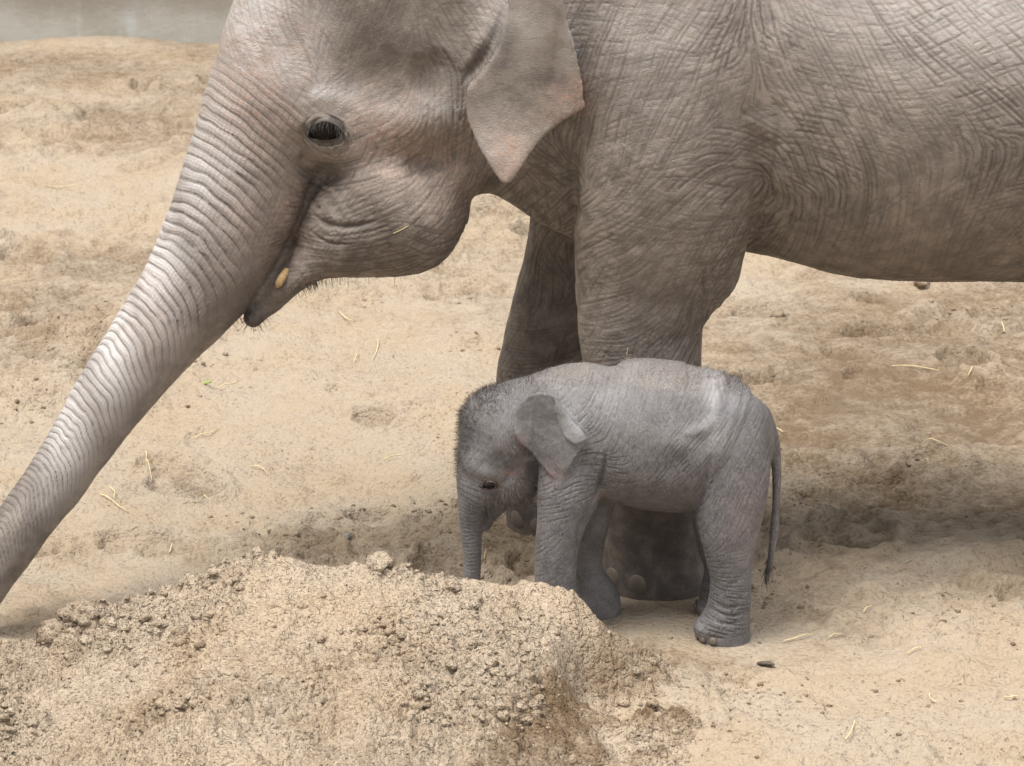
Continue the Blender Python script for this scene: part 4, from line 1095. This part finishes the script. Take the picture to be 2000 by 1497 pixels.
FLAP = [(-0.3296, -0.7900, 0.8734), (-0.3244, -0.7900, 0.8279), (-0.3176, -0.7900, 0.7841), (-0.3009, -0.8000, 0.7435), (-0.2808, -0.8000, 0.7207), (-0.2608, -0.8000, 0.7119), (-0.2375, -0.8000, 0.7189), (-0.2209, -0.8000, 0.7330), (-0.2612, -0.8000, 0.7822), (-0.3012, -0.7900, 0.8332)]
flap = Sheet(FLAP, flap_y, .0052)
cearf = Sheet([(a + .02, b, c - .09) for a, b, c in CEAR], lambda x, z: 2 * YC - cear_y(x, z), .0062)
def calf_sdf(p):
    b = smin(ctorso(p), cneck(p), .06)
    hd = smin(chead(p), ccheek(p), .02)
    hd = smin(hd, cbrow(p), .025)
    b = smin(b, hd, .03)
    kk = (.022 + .05 * sstep(.62, .85, p[:, 2])).astype(F)
    b = smin(b, smin(clegs[0](p), celb(p), .02), kk)
    b = smin(b, clegs[2](p), (.03 + .05 * sstep(.55, .8, p[:, 2])).astype(F))
    b = smin(b, clegs[1](p), .03); b = smin(b, clegs[3](p), .03)
    for t in ctoes: b = smin(b, t(p), .02)
    b = smin(b, ctail(p), .018)
    b = smin(b, cear(p), .008); b = smin(b, flap(p), .003); b = smin(b, cearf(p), .008)
    return np.maximum(b, -p[:, 2] - .008)
cv, cq = surface_nets(calf_sdf, (-.82, -.95, -.03), (.52, -.35, 1.05), .0056)
cc = cv[cq].mean(1)
cme = subdivided('calf', cv, cq, cc[:, 1] < -.6)
V = get_co(cme); Nn = get_no(cme)
disp = np.zeros(len(V), F); crease = np.zeros(len(V), F)
arc, th, tc = chead.coords(V)
dist_t = np.sqrt(((V - tc[:, :3]) ** 2).sum(1)) / np.maximum(tc[:, 3], tc[:, 4])
tmask = (sstep(.16, .27, arc) * (1 - sstep(1.2, 1.5, dist_t))).astype(F)
ph = (arc + .004 * vnoise(np.column_stack([arc * 30, th * 2]), 4)) / .0135
disp += tmask * .0016 * (np.abs(np.sin(np.pi * ph)) ** .6 - .7)
CC = [((-0.2969, -0.8000, 0.6111), 40, .008, .0014, 60), ((-0.2127, -0.7800, 0.5862), -20, .008, .0018, 60), ((-0.3129, -0.8000, 0.4508), 15, .008, .0012, 60), ((-0.3290, -0.8000, 0.2889), 40, .008, .0012, 60), ((-0.2620, -0.8000, 0.3610), 70, .008, .001, 60), ((-0.0478, -0.8000, 0.7347), 84, .012, .0005, 60), ((0.0859, -0.8000, 0.6995), 45, .010, .0012, 60), ((0.1211, -0.8000, 0.5934), 55, .010, .0014, 60),
    ((0.2363, -0.8000, 0.6819), 60, .009, .0011, 60), ((0.2575, -0.8000, 0.4687), 70, .009, .0009, 60), ((0.2614, -0.8000, 0.2889), 10, .009, .0011, 60), ((0.2650, -0.8000, 0.1254), -8, .011, .0024, 60), ((0.2148, -0.8000, 0.0889), -20, .010, .0018, 60), ((0.1922, -0.8000, 0.3790), 70, .009, .0013, 60), ((-0.1702, -0.5700, 0.1808), 10, .008, .001, 60), ((0.0441, -0.7000, 0.4677), -10, .010, .0008, 60), ((-0.4979, -0.7000, 0.4677), 50, .009, .0008, 60), ((-0.5479, -0.7200, 0.7250), 60, .01, .0003, 60)]
smp = crease_map(-.8, .5, 0, 1.0, .002, CC, 5, [(0, 1.0, 1.0, .03, .12, .0022), (1, 1.5, .6, .02, .06, .002)])
cearm = (np.abs(V[:, 1] - cear_y(V[:, 0], V[:, 2])) < .035) & (cear.d2(V[:, [0, 2]].astype(float)) < .006)
g = smp(V[:, [0, 2]]) * sstep(0, .45, np.abs(Nn[:, 1])) * (1 - tmask) * (~cearm)
disp -= g * 1.5; crease = np.maximum(crease, np.clip(g / .0018, 0, 1) * .8)
disp += .003 * fbm(V * 9, 2, 3) * (~cearm) + .0035 * fbm(V * 22, 3, 13) * cearm
carve(V, Nn, disp, [
    (.009, .008, [(-0.1605, -0.8000, 0.6819), (-0.1634, -0.8000, 0.6288), (-0.1789, -0.7800, 0.5506), (-0.1985, -0.7800, 0.4792)]), (.010, .012, [(0.1896, -0.8000, 0.6819), (0.1709, -0.8000, 0.6111), (0.1504, -0.7800, 0.5149), (0.1415, -0.7800, 0.4523)]),
    (.008, .034, [(0.1194, -0.8000, 0.6907), (0.0536, -0.8000, 0.6377), (0.0040, -0.8000, 0.6022)]), (-.008, .02, [(0.0853, -0.8000, 0.7347), (0.1681, -0.8000, 0.7611), (0.2167, -0.8000, 0.8225)]), (-.007, .012, [(0.1935, -0.7500, 0.8900), (0.2100, -0.7700, 0.8388), (0.2040, -0.8000, 0.7962)]),
    (.008, .012, [(-0.4892, -0.7400, 0.6254), (-0.4724, -0.7400, 0.5808), (-0.4893, -0.7400, 0.5361)]), (.005, .022, [(-0.5311, -0.7400, 0.6521), (-0.4808, -0.7400, 0.6343)]), (.006, .006, [(-0.5555, -0.7000, 0.4587), (-0.5488, -0.7000, 0.4225), (-0.5491, -0.6800, 0.3788)]),
    (-.004, .008, [(-0.3972, -0.7500, 0.8058), (-0.4038, -0.7500, 0.7353), (-0.3969, -0.7500, 0.6556)]), (.005, .008, [(-0.2118, -0.7800, 0.4612), (-0.2451, -0.7800, 0.4074), (-0.2512, -0.7800, 0.3173)]),
    (.004, .005, [(0.1885, -0.8000, 0.1345), (0.2484, -0.8000, 0.1072), (0.3245, -0.8000, 0.1163)]), (.004, .005, [(0.1796, -0.8000, 0.1582), (0.2478, -0.8000, 0.1364), (0.3238, -0.8000, 0.1473)]), (.004, .005, [(0.1721, -0.8000, 0.1072), (0.2489, -0.8000, 0.0816), (0.3251, -0.8000, 0.0889)])], -1, .12, crease)
V2 = V + Nn * disp[:, None]
topz = sstep(.55, .95, Nn[:, 2])
pale = blobs(V, [((0.2019, -0.8000, 0.7347), .06, .08, 1.0), ((0.1941, -0.7500, 0.8585), .03, .06, 1.0), ((0.0852, -0.8000, 0.7435), .08, .04, .5), ((-0.2137, -0.7500, 0.8058), .06, .05, .35), ((-0.4640, -0.7400, 0.7495), .04, .06, .5), ((-0.5849, -0.7400, 0.6432), .03, .06, .9), ((-0.5564, -0.7400, 0.5987), .03, .025, 1.0), ((-0.2678, -0.8000, 0.7699), .05, .06, .95), ((-0.4137, -0.7500, 0.6289), .02, .01, .9), ((-0.1306, -0.7500, 0.8409), .1, .08, .4), ((0.2522, -0.8000, 0.7171), .05, .08, .5), ((0.2699, -0.7500, 0.8234), .06, .06, .45)])  # hip and back entries paint sheen highlights as pale colour
pink = blobs(V, [((-0.4724, -0.7400, 0.5808), .025, .015, .95), ((-0.5347, -0.7400, 0.5361), .035, .022, .9), ((-0.4304, -0.7400, 0.5897), .03, .04, .5), ((-0.3301, -0.7800, 0.6040), .03, .04, .35), ((-0.4305, -0.7500, 0.6999), .02, .04, .4), ((0.3079, -0.8000, 0.4687), .06, .12, .25), ((-0.1595, -0.7000, 0.5037), .02, .02, .5)])
dark = blobs(V, [((-0.4976, -0.7400, 0.6378), .035, .035, .6), ((-0.3535, -0.7700, 0.6501), .03, .022, .6), ((-0.5644, -0.7200, 0.7958), .05, .05, .5), ((-0.4471, -0.7000, 0.4857), .05, .03, .4), ((0.3948, -0.6300, 0.2043), .03, .07, .9), ((-0.5492, -0.6600, 0.3804), .015, .03, .8), ((-0.1629, -0.7000, 0.8861), .1, .015, .5), ((-0.0648, -0.8200, 0.6976), .008, .006, .9), ((-0.6157, -0.6800, 0.6935), .03, .08, .5)])
dust = topz * (.9 - .0 * V[:, 0]) * sstep(-.55, -.35, V[:, 0]) * (.6 + .5 * fbm(V * 9, 3, 8)) + blobs(V, [((0.0367, -0.7200, 0.8926), .16, .03, .8), ((-0.2635, -0.7000, 0.9124), .08, .03, .6), ((-0.5563, -0.7000, 0.7802), .03, .03, .5)])
VSKIN = V2.copy()
CEYE = (-0.5365, -0.7200, 0.5379)
eye_hollow(V2, dark, CEYE[0], CEYE[2], .56, (-1,)); eye_hollow(V2, dark, CEYE[0], CEYE[2], .56, (1,))
set_co(cme, V2)
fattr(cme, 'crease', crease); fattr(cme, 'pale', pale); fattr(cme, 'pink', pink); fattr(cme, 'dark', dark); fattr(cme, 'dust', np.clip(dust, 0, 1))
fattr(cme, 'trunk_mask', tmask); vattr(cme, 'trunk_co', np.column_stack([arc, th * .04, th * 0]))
cme.polygons.foreach_set('use_smooth', np.ones(len(cme.polygons), bool))
calf = empty('elephant_calf', (-0.0142, -0.6200, -0.0129)[:2] + (0,), label='newborn hairy grey elephant calf standing beside its mother behind the sand heap', category='elephant calf')
child('body', cme, M['calf_skin'], calf)
ex, _, ez = CEYE
eye_set(calf, VSKIN, ex, ez, -1, R(14), .56, M['calf_skin'], True, .6)
eye_set(calf, VSKIN, ex, ez, 1, R(14), .56, M['calf_skin'], True, .6)
for (f, ra, rb) in ((FEET[4], .078, .074), ((FEET[5][0], -.51), .072, .066), ((FEET[6][0] - .015, -.755), .082, .068), ((FEET[7][0] - .012, -.51), .07, .06)):
    nails(calf, f[0], f[1], ra, rb, (-60, -28, 4, 36, 66), .018, .016)
# birth fuzz: dark and long on the crown, shorter along the back and jaw
crown = blobs(V2, [((-0.6076, -0.6400, 0.7334), .05, .09, 1), ((-0.5484, -0.6200, 0.8246), .07, .05, 1.2), ((-0.6421, -0.6400, 0.6081), .02, .07, .7), ((-0.4640, -0.6200, 0.8778), .08, .02, .6)]) * sstep(-.1, .3, Nn[:, 2] * .6 - Nn[:, 0]) 
flow = np.array([-.35, 0, .25])
def fuzz(name, dens, n, l0, l1, width, mat, seed, fl, curl=.3):
    b_, n_, r_ = pick(V2, Nn, dens, n, seed)
    d = n_ + np.array(fl) + r_.normal(0, .25, b_.shape); d /= np.linalg.norm(d, axis=1)[:, None]
    strands(name, b_ - n_ * .001, d, r_.uniform(l0, l1, n), width, mat, calf, seed + 1, curl)['kind'] = 'stuff'
fuzz('hair', crown, 6500, .006, .022, .00035, M['hair'], 11, (0, 0, .15))
backm = topz * (~cearm) * sstep(-.62, -.5, V2[:, 0])
fuzz('hair', backm, 3600, .005, .014, .00035, M['hair_pale'], 13, (.35, 0, 0))
fuzz('hair', blobs(V2, [((0.2775, -0.6200, 0.8778), .06, .04, 1), ((0.2093, -0.6200, 0.9185), .06, .03, .8)]) * topz, 700, .008, .02, .0004, M['hair'], 15, (.2, 0, .1))
jaw = blobs(V2, [((-0.4894, -0.7000, 0.4767), .05, .03, 1), ((-0.5320, -0.6800, 0.4242), .02, .03, 1), ((-0.4302, -0.7000, 0.5217), .04, .04, .7), ((-0.4640, -0.7300, 0.7107), .05, .05, .35)]) * (~cearm) * sstep(-.2, .2, -Nn[:, 1])
fuzz('hair', jaw, 2600, .008, .022, .0004, M['hair_pale'], 17, (.2, 0, -.8))
side = sstep(.2, .7, -Nn[:, 1]) * (~cearm) * sstep(.35, .6, V2[:, 2])
fuzz('hair', side, 5200, .006, .016, .0003, M['hair_pale'], 19, (.3, .3, -1.2), .1)
tt = blobs(V2, [((0.3948, -0.6300, 0.2043), .02, .05, 1)])
fuzz('tail_hair', tt, 220, .010, .028, .0005, M['hair'], 21, (0, 0, -1.6), .1)

# ------------------------------------------------------------------ straw, pebbles, leaf, bark
def gz(x, y):
    p = np.array([[x, y]], F)
    return max(float(ground_h(p)[0]), float(pile_h(p)[0]) if -2.2 < x < .45 and -2.35 < y < -.78 else -1)
STRAW = [((1.146, 2.236), (1.338, 2.172)), ((-1.886, 1.082), (-1.831, 0.777)), ((-1.047, 2.587), (-1.060, 2.278)), ((-1.234, 2.940), (-1.166, 2.846)), ((-1.722, 1.321), (-1.627, 1.390)), ((-1.469, 0.940), (-1.401, 0.881)), ((-1.632, 0.743), (-1.566, 0.574)),
    ((-2.003, 0.574), (-1.880, 0.410)), ((-0.562, -0.018), (-0.537, 0.048)), ((0.439, -0.789), (0.541, -0.745)), ((0.591, -0.763), (0.643, -0.718)), ((0.728, -0.565), (0.761, -0.519)), ((1.703, 2.862), (1.703, 2.708)), ((-0.963, 1.017), (-0.882, 1.076)), ((0.867, -1.244), (0.880, -1.309)),
    ((0.825, -0.979), (0.878, -0.954)), ((1.096, -1.293), (1.148, -1.277)), ((-1.682, 1.901), (-1.611, 1.983)), ((-2.863, 5.252), (-2.707, 5.273)), ((-1.555, 4.242), (-1.451, 4.168)), ((1.439, 2.032), (1.462, 2.101)), ((1.146, 1.216), (1.235, 1.125)), ((-1.973, 0.630), (-1.946, 0.519)), ((0.556, -1.656), (0.596, -1.543)),
    ((-1.694, 0.068), (-1.697, 0.166)), ((-0.815, 5.662), (-0.705, 5.498)), ((0.562, 1.466), (0.619, 1.416)), ((-1.124, 2.424), (-1.138, 2.264))]
for i, (a, b) in enumerate(STRAW):
    r = random.Random(i)
    q = [(a[0] + (b[0] - a[0]) * t, a[1] + (b[1] - a[1]) * t) for t in (0, .35, .7, 1)]
    off = r.uniform(-.01, .01)
    pts = [(x + off * k, y + off * k, gz(x, y) + .009 + .008 * k * r.random()) for (x, y), k in zip(q, (0, 1, 1, 0))]
    obj('straw', tube_mesh('straw', pts, [.0022, .0027, .0024, .0011], 5), M['straw'], label={0: 'longest pale straw stem, on brown sand behind the calf\'s rump', 8: 'short straw stem on the sand right beside the calf\'s trunk', 9: 'straw stem on the sand just behind the calf\'s near hind foot', 17: 'bent straw stem beside the small green leaf'}.get(i, 'thin pale straw stem lying on the trodden sand'), category='straw', group='straw stems strewn over the sand')
sx, _, sz_ = (-0.8322, -0.3000, 1.3181)
ysk = -.30
mw = get_co(mme)
def skin_y(x, z): return nearest_surface(mw, x, z, -1, .015) - .002
pp = [(-0.8581, -0.3000, 1.3039), (-0.8305, -0.3000, 1.3181), (-0.8046, -0.3000, 1.3340)]
obj('straw', tube_mesh('straw', [(x, skin_y(x, z), z) for x, y, z in pp], [.0014, .0016, .001], 5), M['straw'], label='short bit of straw stuck to the big elephant\'s cheek', category='straw')
pp = [(-0.0874, -0.6200, 0.9573), (-0.0830, -0.6300, 0.9851)]
obj('straw', tube_mesh('straw', [(x, y, z - .004) for x, y, z in pp], [.0015, .0008], 5), M['straw'], label='tiny straw tip standing up from the calf\'s back', category='straw')

def rock(name, c, rad, mat, label, cat, seed, group=None, sq=(1, 1, 1), zoff=.1, dampness=.6):
    v, f = lump(3, seed, .22 if mat is M['stone'] else .5, 1.3 if mat is M['stone'] else 2.3)
    me = mesh_from(name, v * rad * np.array(sq), f)
    fattr(me, 'damp', np.full(len(v), dampness))
    o = obj(name, me, mat, label=label, category=cat)
    if group: o['group'] = group
    o.location = (c[0], c[1], gz(*c) + rad * sq[2] * zoff)
    o.rotation_euler = (0, 0, seed)
    return o
rock('pebble', (-1.063, 0.145), .024, M['stone'], 'smooth grey pebble just behind the crest of the heap, larger of two', 'pebble', 1, None, (1.2, .8, .6))
rock('pebble', (-1.115, 0.166), .015, M['stone'], 'small grey pebble just behind the heap, smaller of two', 'pebble', 2, None, (1, .8, .7))
rock('sand_clod', (-0.670, -0.098), .035, M['ground'], 'brown sand clod on the ground next to the calf\'s trunk tip', 'clod', 3)
rock('sand_clod', (0.716, 2.846), .04, M['ground'], 'lone brown sand clod on open ground behind the calf\'s rump', 'clod', 4)
rock('sand_clod', (1.415, 3.394), .035, M['ground'], 'brown sand clod below the big elephant\'s belly', 'clod', 5)
rock('sand_clod', (1.081, 2.685), .045, M['ground'], 'large clod beside the hollow hoof hole in the sand', 'clod', 6)
def on_pile(x, y, dz=0):
    return float(pile_h(np.array([[x, y]], F))[0]) + dz
for (u, rad, lab, s) in (((-0.8861, -1.1000, 0.3846), .055, 'pale chunky sand lump topping the heap beside the pebbles', 8), ((-1.8301, -1.1600, 0.1977), .075, 'dark damp sand clod on the low left shoulder of the heap', 9), ((-1.9172, -1.2000, 0.1385), .06, 'dark damp sand clod half sunk below the biggest damp clod', 10), ((-0.6508, -1.2000, 0.3054), .03, 'round sand lump part way down the heap below the calf\'s trunk', 11)):
    rock('sand_clod', (u[0], u[1]), rad, M['pile'], lab, 'clod', s, None, (1.1, .9, .8), .0, .45 if s in (9, 10) else .1)
def flake(name, c, L, W, mat, label, cat, seed, lift=.006, rz=0.0):
    n, m = 9, 5; VV = []
    for k in range(2):
        for i in range(n):
            t = i / (n - 1)
            w = W * math.sin(math.pi * min(1, t * .93 + .05)) ** .7
            for j in range(m):
                s = j / (m - 1) * 2 - 1
                VV.append((L * (t - .5), w * s * .5, lift + .006 * math.sin(t * 3) - .004 * abs(s) + .006 * t - k * .0025))
    Q = []
    for k in range(2):
        o = k * n * m
        for i in range(n - 1):
            for j in range(m - 1):
                q = [o + i * m + j, o + (i + 1) * m + j, o + (i + 1) * m + j + 1, o + i * m + j + 1]
                Q.append(q if k == 0 else q[::-1])
    ring = [i * m for i in range(n)] + [(n - 1) * m + j for j in range(1, m)] + [i * m + m - 1 for i in range(n - 2, -1, -1)] + [j for j in range(m - 2, 0, -1)]
    for a, b in zip(ring, ring[1:] + ring[:1]): Q.append([a, a + n * m, b + n * m, b][::-1] if False else [b, b + n * m, a + n * m, a])
    me = mesh_from(name, np.array(VV), np.array(Q))
    o = obj(name, me, mat, label=label, category=cat)
    o.location = (c[0], c[1], gz(*c)); o.rotation_euler = (0, 0, rz)
    return o
flake('leaf', (-1.726, 1.915), .045, .03, M['leaf'], 'small withered green leaf on the sand under the trunk', 'leaf', 1, .006, .3)
flake('bark_chip', (0.366, -0.983), .062, .03, M['bark'], 'dark curled bark chip on the sand near the calf\'s hind foot', 'bark chip', 2, .008, -.5)
